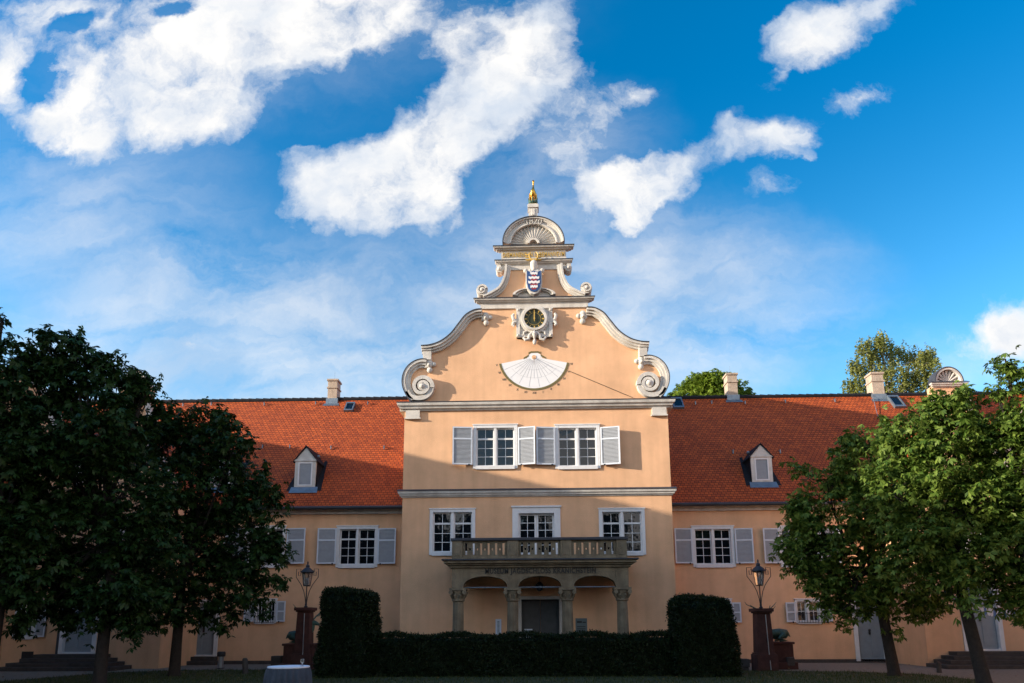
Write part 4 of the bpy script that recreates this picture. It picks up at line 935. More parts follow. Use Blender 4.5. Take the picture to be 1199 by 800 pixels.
# balustrade
ztb = pz(629.5); zb0 = zk1 + .05
ped = [(528.7, 540.8), (594, 607.3), (657, 670), (723.4, 735.6)]
pe = [(px(a), px(b)) for a, b in ped]
for (a, b) in pe:
    m = MB(); m.box(a, b, YP - .02, YP + .30, zb0, ztb - .10); m.box(a + .08, b - .08, YP - .035, YP - .019, zb0 + .14, ztb - .2); m.build('balcony_pedestal', 'sand', portico, bevel=.01)
bays = [(pe[i][1], pe[i + 1][0]) for i in range(3)]
for (a, b) in bays:
    m = MB(); zl, zh_ = zb0 + .14, ztb - .14; w = b - a; n = 6; op_ = []
    for i in range(n):
        xc_ = a + w * (i + .5) / n - 0; op_.append((xc_ - .04, xc_ + .04, zl + .03, zh_ - .03))
    for i in range(1, n):
        xc_ = a + w * i / n; zm = (zl + zh_) / 2; op_.append((xc_ - .03, xc_ + .03, zm - .05, zm + .03))
    m.wall(a, b, zb0, ztb - .10, YP + .06, YP + .20, op_)
    for i in range(n):
        xc_ = a + w * (i + .5) / n
        m.ring(xc_, zh_ - .04, .04, .065, YP + .03, YP + .06, 0, 180, 10); m.box(xc_ - .065, xc_ - .04, YP + .03, YP + .06, zl + .04, zh_ - .04); m.box(xc_ + .04, xc_ + .065, YP + .03, YP + .06, zl + .04, zh_ - .04)
    m.box(a, b, YP + .0, YP + .26, zb0, zb0 + .10)
    m.build('balustrade', 'sand', portico)
m = MB(); m.box(pe[0][0] - .05, pe[3][1] + .05, YP - .06, YP + .34, ztb - .10, ztb - .0); m.build('balcony_coping', 'lead', portico, bevel=.015)
for xs in (pe[0][0], pe[3][1] - .26):
    m = MB()
    for i in range(7): m.lathe([(.05, zb0), (.08, zb0 + .2), (.04, zb0 + .45), (.05, ztb - .1)], (xs + .13, YP + .42 + i * .19), 10)
    m.box(xs, xs + .26, YP + .34, -.003, ztb - .1, ztb - .002); m.build('side_balustrade', 'sand', portico)
# porch floor and back wall notices
m = MB(); m.box(x0 - .2, x1 + .2, YP - .15, -.002, 0.005, .10); m.build('porch_floor', 'stepstone', portico)
def plate(name, xl, xr, yt, yb, Y, mname, lines=()):
    a, b, c, d = rect(Y, xl, xr, yt, yb); m = MB(); m.box(a, b, Y - .03, Y - .002, c, d); o = m.build(name, mname, castle, bevel=.003)
    if lines:
        l = MB()
        for (f0, f1, zf, hh_) in lines: l.box(a + (b - a) * f0, a + (b - a) * f1, Y - .034, Y - .0305, c + (d - c) * zf, c + (d - c) * (zf + hh_))
        l.build('print', 'ink' if mname == 'board' else 'board', o)
    return o
plate('notice', 580.3, 587, 725, 743.5, 0, 'paper', [(.3, .7, .1 + .08 * i, .04) for i in range(10)])
plate('information_board', 674, 687.5, 724, 745, 0, 'board', [(.12, .55, .74, .10), (.6, .9, .74, .06)] + [(.12, .85, .12 + .1 * i, .04) for i in range(5)])
pp = plate('door_poster', 614, 623.5, 736.5, 752, .20, 'paper', [(.1, .9, .72, .18)])
# pendant lamp under the porch
m = MB(); xl_ = px(632); m.loft([(xl_, YP + .9, zt), (xl_, YP + .9, zt - .45)], .01, 6); m.lathe([(.03, zt - .8), (.11, zt - .75), (.14, zt - .55), (.04, zt - .45)], (xl_, YP + .9), 10); m.build('pendant_lamp', 'black', portico)

# stair towers + outer bodies ------------------------------------------------
def tower(s):
    X0, X1 = XT0, XT1; XC = (X0 + X1) / 2; zr = ZR_R if s > 0 else ZR_L
    e = lambda x: s * x
    dx_ = P(1152, 750, YT).x if s > 0 else -P(92, 745, YT).x
    nm = 'right_tower_wall' if s > 0 else 'left_tower_wall'
    o_ = door(YT, s * dx_, 1.1, 2.35, 'door', .55)
    wo = []
    xa, xb = sorted((e(XC - .75), e(XC + .75)))
    wo.append(window_m(YT, xa, xb, 4.1, 5.6))
    xs = sorted((e(X0), e(X1)))
    m = MB(); ztop = ZE + .4
    m.wall(xs[0], xs[1], 0, ztop, YT, YT + .4, [o_] + wo)
    m.box(e(X0), e(X0 + .4), YT + .4, YW + .45, 0, ztop); m.box(e(X1 - .4), e(X1), YT + .4, YW + .45, 0, ztop)
    tw_ = m.build(nm, 'plaster', castle)
    # curved gable with shell
    ysh = 448.5; zsh = P(1099, 449.5, YT).z if s > 0 else P(152, 452, YT).z
    zt_ = zsh - .75
    hw_ = (X1 - X0) / 2
    pr = smooth([(hw_, ztop), (hw_ - .05, ztop + .5), (hw_ - .5, ztop + 1.3), (hw_ - 1.0, ztop + 2.0), (.78, zt_ - .4), (.66, zt_)])
    g_ = MB(); vs_ = []; 
    for (h, z) in pr: vs_ += [(e(XC) - h, YT, z), (e(XC) + h, YT, z), (e(XC) + h, YT + .35, z), (e(XC) - h, YT + .35, z)]
    fs_ = []
    for i in range(len(pr) - 1):
        a = i * 4; fs_ += [(a + j, a + (j + 1) % 4, a + 4 + (j + 1) % 4, a + 4 + j) for j in range(4)]
    g_.add(vs_, fs_); g_.box(e(XC) - .62, e(XC) + .62, YT + .002, YT + .35, zt_ - .01, zsh - .1); gg = g_.build('tower_gable', 'plaster', castle)
    for q in (1, -1):
        b_ = MB(); path = [(q * h, z) for h, z in pr]; P0 = [(e(XC) + x, z) for x, z in path]; P1 = [(e(XC) + x - q * .2, z) for x, z in path]
        b_.ribbon(P0, P1, YT - .10, YT + .38); b_.build('gable_moulding', 'stone', gg)
    cornice(e(XC) - .56, e(XC) + .56, zsh, zsh - .16, YT, .14, name='tower_cornice', parent=gg)
    cornice(e(XC) - .66, e(XC) + .66, zt_ + .08, zt_ - .08, YT, .10, name='tower_cornice', parent=gg)
    sh = MB(); r = .52 if s > 0 else .5; A_ = [math.pi * i / 24 for i in range(25)]
    el = lambda k, a: (e(XC) + r * k * math.cos(a), zsh + .04 + r * 1.12 * k * math.sin(a))
    sh.ribbon([el(1, a) for a in A_], [el(.86, a) for a in A_], YT - .10, YT + .35); sh.ribbon([el(.87, a) for a in A_], [el(.001, a) for a in A_], YT + .10, YT + .35)
    for i in range(9):
        a = math.pi * (i + .5) / 9; p0, p1 = el(.12, a), el(.84, a); sh.loft([(p0[0], YT + .06, p0[1]), (p1[0], YT + .04, p1[1])], [.02, .055], 6)
    so_ = sh.build('tower_shell', 'stone', gg)
    l = MB(); l.ribbon([el(1.05, a) for a in A_], [el(.99, a) for a in A_], YT - .12, YT + .37); l.build('lead_flashing', 'lead', so_)
    # tower roof: ridge runs back into the main roof
    zrr = zt_ - .5; mb = MB(); yr2 = YE + (zrr - ZE - .12) / ((zr - ZE - .12) / (YR - YE)); L = math.hypot(hw_, zrr - ztop)
    for q in (1, -1):
        qd = [(e(XC) + q * (hw_ + .15), YT + .36, ztop - .1), (e(XC) + q * (hw_ + .15), YE + .4, ztop - .1), (e(XC), yr2 + .05, zrr), (e(XC), YT + .36, zrr)]; uvq = [(0, 0), (2.8, 0), (yr2 - YT, L), (0, L)]
        if q < 0: qd = qd[::-1]; uvq = uvq[::-1]
        slope_sheet(mb, qd, uvq)
    mb.build('tower_roof', 'tile', castle)
    vl = MB()
    for q in (1, -1):
        a = Vector((e(XC), yr2 - .02, zrr + .06)); b = Vector((e(XC) + q * (hw_ + .2), YE + .35, zroof(YE + .35, s > 0) + .08)); vl.loft([a, b], .10, 6)
    vl.build('roof_valley', 'slate', castle)
    # downpipe + steps
    dp = MB(); xd = e(X1 + .12); dp.loft([(xd, YT - .02, .05), (xd, YT - .02, ZE)], .06, 8); dp.box(xd - .09, xd + .09, YT - .12, YT + .08, ZE - .15, ZE + .15); dp.build('downpipe', 'lead', castle, smooth=True)
    for i in range(4):
        w = 1.0 + .28 * (3 - i); sm = MB(); sm.box(s * dx_ - w - .3, s * dx_ + w + .3, YT - .5 - .28 * (3 - i), YT - .002, .0 + .137 * i + .005, .137 * (i + 1)); sm.build('entrance_step', 'stepstone', castle, bevel=.01)
    # outer body
    XO0, XO1 = X1, 29.0; YO = YT + .35
    low = []
    if s < 0: low = [window_m(YO, P(18, 720, YO).x, P(44, 720, YO).x, P(30, 748, YO).z, P(30, 700, YO).z)]
    if s < 0:
        hatch = rect(YO, 25, 38.5, 763, 780); hm_ = MB(); hm_.box(hatch[0], hatch[1], YO - .02, YO + .02, .05, hatch[3]); hm_.build('cellar_hatch', 'black', castle, bevel=.004)
        shutter_m(YO, P(44.5, 720, YO).x, P(57, 720, YO).x, P(30, 746, YO).z, P(30, 702, YO).z, 4, 'l')
    m = MB(); xs = sorted((e(XO0), e(XO1))); m.wall(xs[0], xs[1], 0, ZE + .3, YO, YO + .4, low); m.build('outer_wall', 'plaster', castle)
    # outer gable
    xc_ = 22.2; hg_ = 1.0 if s > 0 else .86; pr = smooth([(4.4, ZE + .3), (4.2, ZE + 2.0 * hg_), (3.2, ZE + 3.4 * hg_), (2.6, ZE + 5.2 * hg_), (1.5, ZE + 6.2 * hg_), (.1, ZE + 6.6 * hg_)]); g_ = MB(); vs_ = []; fs_ = []
    for (h, z) in pr: vs_ += [(e(xc_) - h, YO, z), (e(xc_) + h, YO, z), (e(xc_) + h, YO + .35, z), (e(xc_) - h, YO + .35, z)]
    for i in range(len(pr) - 1):
        a = i * 4; fs_ += [(a + j, a + (j + 1) % 4, a + 4 + (j + 1) % 4, a + 4 + j) for j in range(4)]
    g_.add(vs_, fs_); og = g_.build('outer_gable', 'plaster', castle)
    b_ = MB()
    for q in (1, -1): b_.ribbon([(e(xc_) + q * h, z) for h, z in pr], [(e(xc_) + q * (h - .25), z) for h, z in pr], YO - .10, YO + .38)
    b_.build('gable_moulding', 'stone', og)
tower(1); tower(-1)
# steps and cellar door left
for i in range(2):
    sm = MB(); sm.box(dL - .7 - .2 * (1 - i), dL + .7 + .2 * (1 - i), YW - .35 - .3 * (1 - i), YW - .002, .005 + .16 * i, .16 * (i + 1)); sm.build('door_step', 'stepstone', castle, bevel=.01)
# cellar door in the left tower's side: small blue grey door on the wing wall
cdx = P(183, 765, YW).x; m = MB(); m.box(cdx - .27, cdx + .27, YW - .05, YW - .002, .0, 1.1); m.box(cdx - .01, cdx + .01, YW - .055, YW - .049, .05, 1.05); m.build('cellar_door', 'door', castle, bevel=.004)
# wall lamp on right tower
q = P(1107, 716, YT); m = MB(); m.loft([(q.x, YT, q.z + .2), (q.x, YT - .25, q.z + .25), (q.x, YT - .3, q.z + .15)], .015, 6); m.lathe([(.05, q.z - .12), (.09, q.z + .1), (.02, q.z + .17)], (q.x, YT - .3), 8); m.build('wall_lamp', 'black', castle)

# forward wings (left one throws the evening shade over the court)
def fwd_wing(s, dormer_=False):
    X0, X1 = 20.3, 28.3; XC = 24.3; ye, ys = YT + .34, -24.0; zr = 12.9 if s < 0 else 12.7; ze = 6.2
    nm = 'side_wing_wall'
    wo = []
    m = MB(); e = lambda x: s * x
    m.box(e(X0), e(X0 + .4), ys, ye, 0, ze); m.box(e(X1 - .4), e(X1), ys, ye, 0, ze)
    m.box(e(X0 + .4), e(X1 - .4), ys, ys + .4, 0, ze)
    m.prism([(e(X0), ze), (e(X1), ze), (e(XC), zr - .1)], ys + .01, ys + .39); m.build(nm, 'plaster', castle)
    mb = MB(); L = math.hypot(X0 - .4 - XC, zr - ze)
    for q in (1, -1):
        xe = XC + q * 4.3
        qd = [(e(xe), ys - .3, ze - .15), (e(xe), 8, ze - .15), (e(XC), 8, zr), (e(XC), ys - .3, zr)]; uvq = [(ys, 0), (8, 0), (8, L), (ys, L)]
        slope_sheet(mb, qd, uvq)
    mb.build('side_wing_roof', 'tile', castle)
    # court-side windows: surround, casement bars and glass
    for k in range(6):
        yc = ys + 2.4 + k * 3.9
        for zb, zh_ in ((1.1, 1.9), (3.9, 1.5)):
            f = MB(); xw = X0 - .03
            f.box(e(xw - .03), e(X0 + .0) if False else e(xw + .02), yc - .75, yc - .62, zb, zb + zh_); f.box(e(xw - .03), e(xw + .02), yc + .62, yc + .75, zb, zb + zh_); f.box(e(xw - .03), e(xw + .02), yc - .62, yc + .62, zb + zh_ - .12, zb + zh_); f.box(e(xw - .03), e(xw + .02), yc - .62, yc + .62, zb, zb + .12)
            f.box(e(xw - .02), e(xw + .02), yc - .04, yc + .04, zb + .12, zb + zh_ - .12)
            for q in (1, 2, 3): f.box(e(xw - .01), e(xw + .02), yc - .62, yc + .62, zb + zh_ * q / 4 - .015, zb + zh_ * q / 4 + .015)
            w = f.build('window', 'white', castle); p = MB(); p.box(e(xw + .01), e(xw + .025), yc - .62, yc + .62, zb + .1, zb + zh_ - .1); p.build('pane', 'glass', w)
fwd_wing(-1); fwd_wing(1)
A_ = P(667, 435, 0); B_ = P(741, 466, 0); m = MB(); m.loft([(A_.x, -.02, A_.z), (B_.x, -.02, B_.z)], .009, 6); m.build('wall_line', 'slate', castle)  # thin dark line across the gable to the right of the sundial
# unseen block added over the left side wing to shade a right-hand tree
zg = MB(); zg.box(-21.3, -20.29, -16.6, -11.6, 6.0, 9.0); zg.box(-21.3, -20.29, -15.3, -12.0, 9.0, 13.2); zg.box(-21.3, -20.29, -14.6, -12.6, 13.2, 15.0); zg.build('shade_blocker', 'plaster', castle)

# ------------------------------------------------------------------ lantern pillars
def lantern_pillar(x, y_base, y_top, lab):
    g0 = G(x, y_base); X, Y = g0.x, g0.y; zt = P(x, y_top, Y).z
    r = empty('lamp_pillar', (X, Y, 0)); tag(r, lab, 'lamp pillar', 'lantern pillars flanking the entrance')
    m = MB(); m.box(X - .34, X + .34, Y - .34, Y + .34, 0, .55); m.box(X - .31, X + .31, Y - .31, Y + .31, .55, .60); m.build('plinth', 'redstone', r, bevel=.02)
    m = MB(); a, b = .27, .225; z0, z1 = .6, zt - .16
    m.add([(X - a, Y - a, z0), (X + a, Y - a, z0), (X + a, Y + a, z0), (X - a, Y + a, z0), (X - b, Y - b, z1), (X + b, Y - b, z1), (X + b, Y + b, z1), (X - b, Y + b, z1)], [(0, 3, 2, 1), (4, 5, 6, 7), (0, 1, 5, 4), (1, 2, 6, 5), (2, 3, 7, 6), (3, 0, 4, 7)]); m.build('shaft', 'redstone', r, bevel=.015)
    m = MB(); m.box(X - .27, X + .27, Y - .27, Y + .27, z1, z1 + .05); m.box(X - .32, X + .32, Y - .32, Y + .32, z1 + .05, zt); m.build('cap', 'redstone', r, bevel=.015)
    m = MB(); m.loft([(X + .05, Y - .262, z1 - .05), (X + .07, Y - .30, .62), (X + .08, Y - .36, .05)], .016, 6); m.build('conduit', 'steel', r)
    s = .029   # metres per picture unit here
    m = MB(); m.lathe([(.05, zt), (.07, zt + .03), (.03, zt + .08), (.045, zt + .12), (.02, zt + .16), (.02, zt + .3)], (X, Y), 12)
    for q in (1, -1):
        pts = [(0.02, .15), (.04, .32), (.10, .58), (.20, .80), (.32, .97), (.40, 1.08), (.40, 1.38), (.24, 1.38), (.24, 1.14), (.32, 1.14), (.32, 1.28)]
        m.loft([(X + q * a_, Y, zt + b_) for a_, b_ in pts], .013, 6); m.box(X + q * .16 - .12, X + q * .16 + .12, Y - .01, Y + .01, zt + 1.29, zt + 1.31)
    m.build('bracket', 'black', r)
    zl = zt + .78
    m = MB(); b0, b1 = .12, .19; zt_ = zl + .46
    for i in range(6):
        a = i * math.pi / 3; m.loft([(X + b0 * math.cos(a), Y + b0 * math.sin(a), zl), (X + b1 * math.cos(a), Y + b1 * math.sin(a), zt_)], .012, 6)
    m.lathe([(b0 + .01, zl - .02), (b0 + .02, zl + .01)], (X, Y), 6); m.lathe([(b1 + .015, zt_ - .01), (b1 + .03, zt_ + .015)], (X, Y), 6)
    m.loft([(X, Y, zt + .3), (X, Y, zl)], .02, 8)
    la = m.build('lantern', 'black', r)
    m = MB(); m.lathe([(b0, zl + .01), (b1 - .005, zt_ - .01)], (X, Y), 6); m.build('lantern_glass', 'lglass', la)
    m = MB(); m.lathe([(.02, zl + .02), (.03, zl + .1), (.035, zl + .25), (.01, zl + .3)], (X, Y), 8); m.build('bulb', 'paper', la)
    m = MB(); m.lathe([(b1 + .04, zt_ + .015), (b1 - .0, zt_ + .10), (.10, zt_ + .17), (.06, zt_ + .20), (.075, zt_ + .24), (.05, zt_ + .29), (.02, zt_ + .31), (.035, zt_ + .36), (.01, zt_ + .42)], (X, Y), 12); m.build('lantern_roof', 'lead', la, smooth=True)
    return X, Y
pl = lantern_pillar(354.5, 785, 711.5, 'dark red sandstone pillar with iron lantern, left of the entrance beside the smaller clipped hedge block')
pr_ = lantern_pillar(896, 786, 712.5, 'dark red sandstone pillar with iron lantern, right of the entrance with the tree branches beside it')
# ------------------------------------------------------------------ stag statues
def stag(xc, face, lab):
    Y = -1.3; X = P(xc, 770, Y).x; r = empty('stag_statue', (X, Y, 0)); tag(r, lab, 'statue', 'bronze stag statues on red stone plinths')
    m = MB(); m.box(X - .62, X + .62, Y - .42, Y + .42, 0, .25); m.box(X - .52, X + .52, Y - .34, Y + .34, .25, .85); m.box(X - .57, X + .57, Y - .38, Y + .38, .85, .93); m.build('plinth', 'redstone', r, bevel=.02)
    z = .93; f = face
    m = MB()
    m.loft([(X - f * .50, Y, z + .22), (X - f * .42, Y, z + .27), (X - f * .2, Y, z + .29), (X + f * .05, Y, z + .27), (X + f * .24, Y, z + .33), (X + f * .33, Y, z + .50), (X + f * .38, Y, z + .66), (X + f * .44, Y, z + .73), (X + f * .55, Y, z + .68), (X + f * .63, Y, z + .65)], [.07, .15, .165, .16, .16, .12, .09, .095, .06, .04], 12)
    for q in (1, -1):
        m.loft([(X - f * .3, Y + q * .15, z + .22), (X - f * .10, Y + q * .22, z + .10), (X - f * .34, Y + q * .24, z + .04), (X - f * .1, Y + q * .24, z + .03)], [.13, .07, .04, .03], 8)
        m.loft([(X + f * .2, Y + q * .13, z + .22), (X + f * .34, Y + q * .16, z + .08), (X + f * .14, Y + q * .17, z + .04)], [.09, .05, .03], 8)
        m.loft([(X + f * .38, Y + q * .06, z + .76), (X + f * .33, Y + q * .15, z + .82)], [.035, .012], 6)
    m.loft([(X - f * .5, Y, z + .26), (X - f * .56, Y, z + .16)], [.04, .015], 6)
    m.build('stag_body', 'bronze', r, smooth=True)
    for q in (1, -1):
        m = MB(); b = [(X + f * .40, Y + q * .05, z + .79), (X + f * .34, Y + q * .16, z + .95), (X + f * .36, Y + q * .26, z + 1.12), (X + f * .46, Y + q * .30, z + 1.26)]
        b = [(p[0] - f * .05 + q * .15 * (i > 0) * i, p[1], p[2]) for i, p in enumerate(b)]
        m.loft(b, [.028, .025, .022, .010], 6)
        for i in (1, 2, 3):
            p = b[i]; m.loft([b[i - 1] if i > 1 else p, (p[0] + q * .13, p[1] - .05, p[2] + .02), (p[0] + q * .20, p[1] - .08, p[2] + .12)], [.016, .014, .005], 5)
        m.build('antler', 'bronze', r)
stag(352, 1, 'dark bronze reclining stag on a red plinth behind the left lantern pillar'); stag(908, -1, 'green bronze reclining stag on a red plinth behind the right lantern pillar')

# ------------------------------------------------------------------ small things
def block(xl, xr, yt, yb, lab):
    g0 = G((xl + xr) / 2, yb); Y = g0.y; h = P(xl, yt, Y).z; w = (P(xr, yb, Y).x - P(xl, yb, Y).x) / 2
    m = MB(); m.box(g0.x - w * .8, g0.x + w * .8, Y - w * .8, Y + w * .8, .0, h * .3); m.box(g0.x - w, g0.x + w, Y - w, Y + w, h * .3, h); o = m.build('stone_block', 'stepstone', None, (g0.x, Y, 0), bevel=.025)
    tag(o, lab, 'stone block', 'dark stone blocks beside the stag statues')
block(318.5, 330.5, 768, 784, 'dark stone block standing left of the left lantern pillar, behind the round table')
block(865.5, 877, 771.5, 785.5, 'dark stone block standing between the right hedge block and the right lantern pillar')
block(921, 930, 769.5, 784, 'dark stone block standing just right of the green bronze stag statue')
def bollard(x, yt, yb, w, lab, tilt=0):
    g0 = G(x, yb); Y = g0.y; h = P(x, yt, Y).z; w = w * (Y + 26) / 800 / 2; m = MB()
    m.lathe([(w * 1.1, 0), (w * 1.05, .06), (w, .08), (w * .96, h - .06), (w * .7, h - .01), (w * .3, h)], (g0.x, Y), 12); m.v = [(a + (c * tilt), b, c) for a, b, c in m.v]
    tag(m.build('bollard', 'stepstone', None, (g0.x, Y, 0), smooth=True), lab, 'bollard', 'short dark stone bollards on the lawn edge')
bollard(287.5, 770.5, 790, 6.5, 'short dark bollard on the lawn edge between the ash bin and the round table', -.1)
bollard(1100, 775, 788, 5, 'short dark bollard by the path in front of the right stair tower')
# ash bin
g0 = G(258, 783); X, Y = g0.x, g0.y; r = empty('ash_bin', (X, Y, 0)); tag(r, 'slim steel ash bin with dark lid beside the left door steps', 'ash bin')
h = P(258, 763, Y).z; m = MB(); m.lathe([(.10, 0), (.10, h - .18)], (X, Y), 16); m.build('bin_tube', 'steel', r, smooth=True); m = MB(); m.lathe([(.14, h - .18), (.15, h - .14), (.15, h - .04), (.12, h)], (X, Y), 16); m.build('bin_lid', 'black', r, smooth=True)
m = MB(); m.lathe([(.14, 0), (.14, .03)], (X, Y), 16); m.build('bin_foot', 'black', r)
# round table with cloth
zt = .96; g0 = G(338, 780, zt); X, Y = g0.x, g0.y; rr = 23.5 * (Y + 26) / 800
r = empty('round_table', (X, Y, 0)); tag(r, 'small round table with a pale top and pleated grey skirt standing on the lawn', 'table')
m = MB(); m.lathe([(.03, .03), (.03, zt - .02)], (X, Y), 10); m.lathe([(.28, 0.03), (.26, .06)], (X, Y), 20); m.build('table_leg', 'black', r)
m = MB(); m.lathe([(rr - .01, zt - .03), (rr, zt - .02), (rr, zt - .004), (rr - .01, zt)], (X, Y), 40); m.build('table_top', 'cloth', r, smooth=True)
m = MB(); n = 160; vs_ = []
for j, z in enumerate((zt - .025, zt - .12, zt - .4, zt - .7, .05)):
    for i in range(n):
        a = 2 * math.pi * i / n; k = j / 4; amp = (.006 + .035 * k) * math.sin(a * 22 + .6 * math.sin(a * 5 + j * .2)); ra = rr + .004 + .07 * k + amp; vs_.append((X + ra * math.cos(a), Y + ra * math.sin(a), z))
fs_ = [(j * n + i, j * n + (i + 1) % n, (j + 1) * n + (i + 1) % n, (j + 1) * n + i) for j in range(4) for i in range(n)]
m.add(vs_, fs_); m.build('table_skirt', 'skirtcloth', r, smooth=True)
gx, gy = X + .72 * rr, Y - .05; m = MB(); m.lathe([(.03, zt + .002), (.03, zt + .006), (.006, zt + .01), (.006, zt + .04), (.026, zt + .055), (.03, zt + .08), (.025, zt + .11)], (gx, gy), 14)
tag(m.build('wine_glass', 'lglass', None, (gx, gy, zt), smooth=True), 'small stemmed glass standing near the edge of the round table', 'glass')
# bunting
Yb = -4.5; a = P(1105, 690, Yb); b = P(1230, 702, Yb); bn = empty('bunting', (a.x, Yb, 0)); tag(bn, 'string of small blue and white pennants hung between the right trees', 'bunting')
pts = []
for i in range(41):
    t = i / 40; p = a.lerp(b, t); p.z -= .62 * 4 * t * (1 - t) * .75; pts.append(p)
m = MB(); m.loft(pts, .006, 5); m.build('string', 'white', bn)
n = 34
for i in range(n):
    t = (i + .6) / n; k = t * 40; j = min(int(k), 39); p = pts[j].lerp(pts[j + 1], k - j); w = .055; sw = random.uniform(-.03, .03)
    m = MB(); m.add([(p.x - w, p.y, p.z), (p.x + w, p.y, p.z), (p.x + w * .8, p.y + sw, p.z - .2), (p.x, p.y + sw * 1.2, p.z - .24), (p.x - w * .8, p.y + sw, p.z - .2)], [(4, 3, 2, 1, 0)]); m.build('pennant', 'flagw' if i % 3 else 'flagb', bn)

# ------------------------------------------------------------------ vegetation
def fast_mesh(name, V, nper, m, parent=None, origin=(0, 0, 0)):
    """V: (n*nper,3) vertices, consecutive nper form a face"""
    off = WL[parent.name] if parent else Vector(origin)
    V = V - np.array(off)[None, :]; nf = len(V) // nper
    me = bpy.data.meshes.new(name); me.vertices.add(len(V)); me.vertices.foreach_set('co', V.astype(np.float32).ravel())
    me.loops.add(len(V)); me.loops.foreach_set('vertex_index', np.arange(len(V), dtype=np.int32)); me.polygons.add(nf)
    me.polygons.foreach_set('loop_start', np.arange(0, len(V), nper, dtype=np.int32)); me.polygons.foreach_set('loop_total', np.full(nf, nper, dtype=np.int32))
    me.materials.append(MT[m]); me.update(calc_edges=True); me.validate()
    o = bpy.data.objects.new(name, me); C.objects.link(o)
    if parent: o.parent = parent
    else: o.location = off
    WL[o.name] = off; return o
def unit(v): return v / (np.linalg.norm(v, axis=-1, keepdims=True) + 1e-9)
def palmate(cen, out, size, nl=5, droop=.45, wid=.42):
    """palmate leaves: cen (n,3), out (n,3) pointing direction; returns quads"""
    n = len(cen); nrm = unit(np.array([0, 0, 1.0])[None] * .8 + rng.normal(0, .45, (n, 3))); ax = unit(out + rng.normal(0, .35, (n, 3)) * 1.0); ax = unit(ax - nrm * (ax * nrm).sum(1, keepdims=True)); sd_ = np.cross(nrm, ax)
    sz = size * rng.uniform(.65, 1.25, (n, 1)); quads = []
    for k in range(nl):
        a = (k - (nl - 1) / 2) * R(46) ; L = sz * (1 - .12 * abs(k - (nl - 1) / 2))
        d = ax * math.cos(a) + sd_ * math.sin(a) - nrm * droop; d = unit(d + rng.normal(0, .08, (n, 3))); w = unit(np.cross(nrm, d)) * L * wid
        p0 = cen + 0 * d; tip = cen + d * L - np.array([0, 0, 1.0])[None] * L * .15; mid_ = cen + d * L * .62
        quads.append(np.stack([p0, mid_ - w * .5, tip, mid_ + w * .5], 1))
    return np.concatenate(quads, 0).reshape(-1, 3)
def chestnut(x_t, y_t, dist_Y, clumps, lab, cat='tree', leafm='leaf_dark', nleaf=7000, size=.20, lean=0.0, group=None, trunk_r=.15, ztop_trunk=3.0):
    g0 = P(x_t, 740, dist_Y); X, Y = g0.x, dist_Y
    r = empty('chestnut_tree', (X, Y, 0)); tag(r, lab, cat, group)
    # clumps given as picture measure (x, y, radius) + depth offset -> real ellipsoids at the tree's distance
    cl = []
    for (x, y, rad, dy) in clumps:
        p = P(x, y, Y + dy); s = (Y + dy + 26) / 800; cl.append((np.array(p), rad * s))
    top = np.mean([c for c, _ in cl], 0)
    tk = MB(); fork = Vector((X + lean * 2.4, Y, ztop_trunk))
    tk.loft([(X, Y, -.05), (X + .0, Y, .15), (X + lean * .8, Y, 1.0), (X + lean * 1.6, Y + .03, 2.0), fork, (fork.x * .6 + top[0] * .4, Y, ztop_trunk + 1.5), (top[0], Y, top[2] + .8)], [trunk_r * 1.5, trunk_r * 1.15, trunk_r, trunk_r * .92, trunk_r * .85, trunk_r * .5, .04], 12)
    for c, rad in cl:
        c = Vector(c); b = fork.lerp(Vector((top[0], Y, top[2])), random.uniform(0, .7)); mid_ = b.lerp(c, .5) + Vector((0, 0, -.15)) + Vector((random.uniform(-.2, .2), random.uniform(-.2, .2), 0))
        tk.loft([b, mid_, c], [.055, .035, .016], 6)
        for k in range(5):
            d = Vector(rng.normal(0, 1, 3)).normalized() * rad * .85; tk.loft([mid_.lerp(c, random.uniform(.3, 1)), c + d * .5 + Vector((0, 0, .05)), c + d], [.018, .011, .005], 5)
    base_cl = list(cl)
    for c, rad in base_cl:
        if rad < .5: continue
        for k in range(5):
            d = rng.normal(0, 1, 3); d[1] *= .4; d /= np.linalg.norm(d); e = c + d * rad * rng.uniform(1.0, 1.28); cl.append((e, rng.uniform(.16, .30)))
            tk.loft([Vector(c + d * rad * .5), Vector(e)], [.012, .004], 5)
    tk.build('trunk', 'bark', r, smooth=True)
    W = np.array([rd ** 2.1 for _, rd in cl]); W /= W.sum(); cen = []; out = []
    for (c, rad), w in zip(cl, W):
        n = int(nleaf * w) + 20; d = unit(rng.normal(0, 1, (n, 3))); d[:, 2] *= .9; rr_ = rad * (rng.uniform(0.15, 1.0, (n, 1)) ** .45) * (1 + .16 * np.sin(d[:, :1] * 7 + c[0]) * np.cos(d[:, 2:] * 6 + c[2]))
        cen.append(c + d * rr_); out.append(d * .8 + unit(rng.normal(0, 1, (n, 3))) * .5 - np.array([0, 0, .15]))
    cen = np.concatenate(cen); out = np.concatenate(out)
    # twig-like grouping: pull leaves to shared twig tips so the outline is uneven with gaps
    ntw = max(60, len(cen) // 11); tips = cen[rng.choice(len(cen), ntw, replace=False)]
    idx = rng.integers(0, ntw, len(cen)); near = tips[idx]
    cen2 = near + rng.normal(0, .135, cen.shape); 
    use = rng.uniform(0, 1, len(cen)) < .85; cen = np.where(use[:, None], cen2, cen)
    V = palmate(cen, unit(out), size)
    fast_mesh('crown', V, 4, leafm, r)
    return r
TG = 'chestnut trees on the lawn'
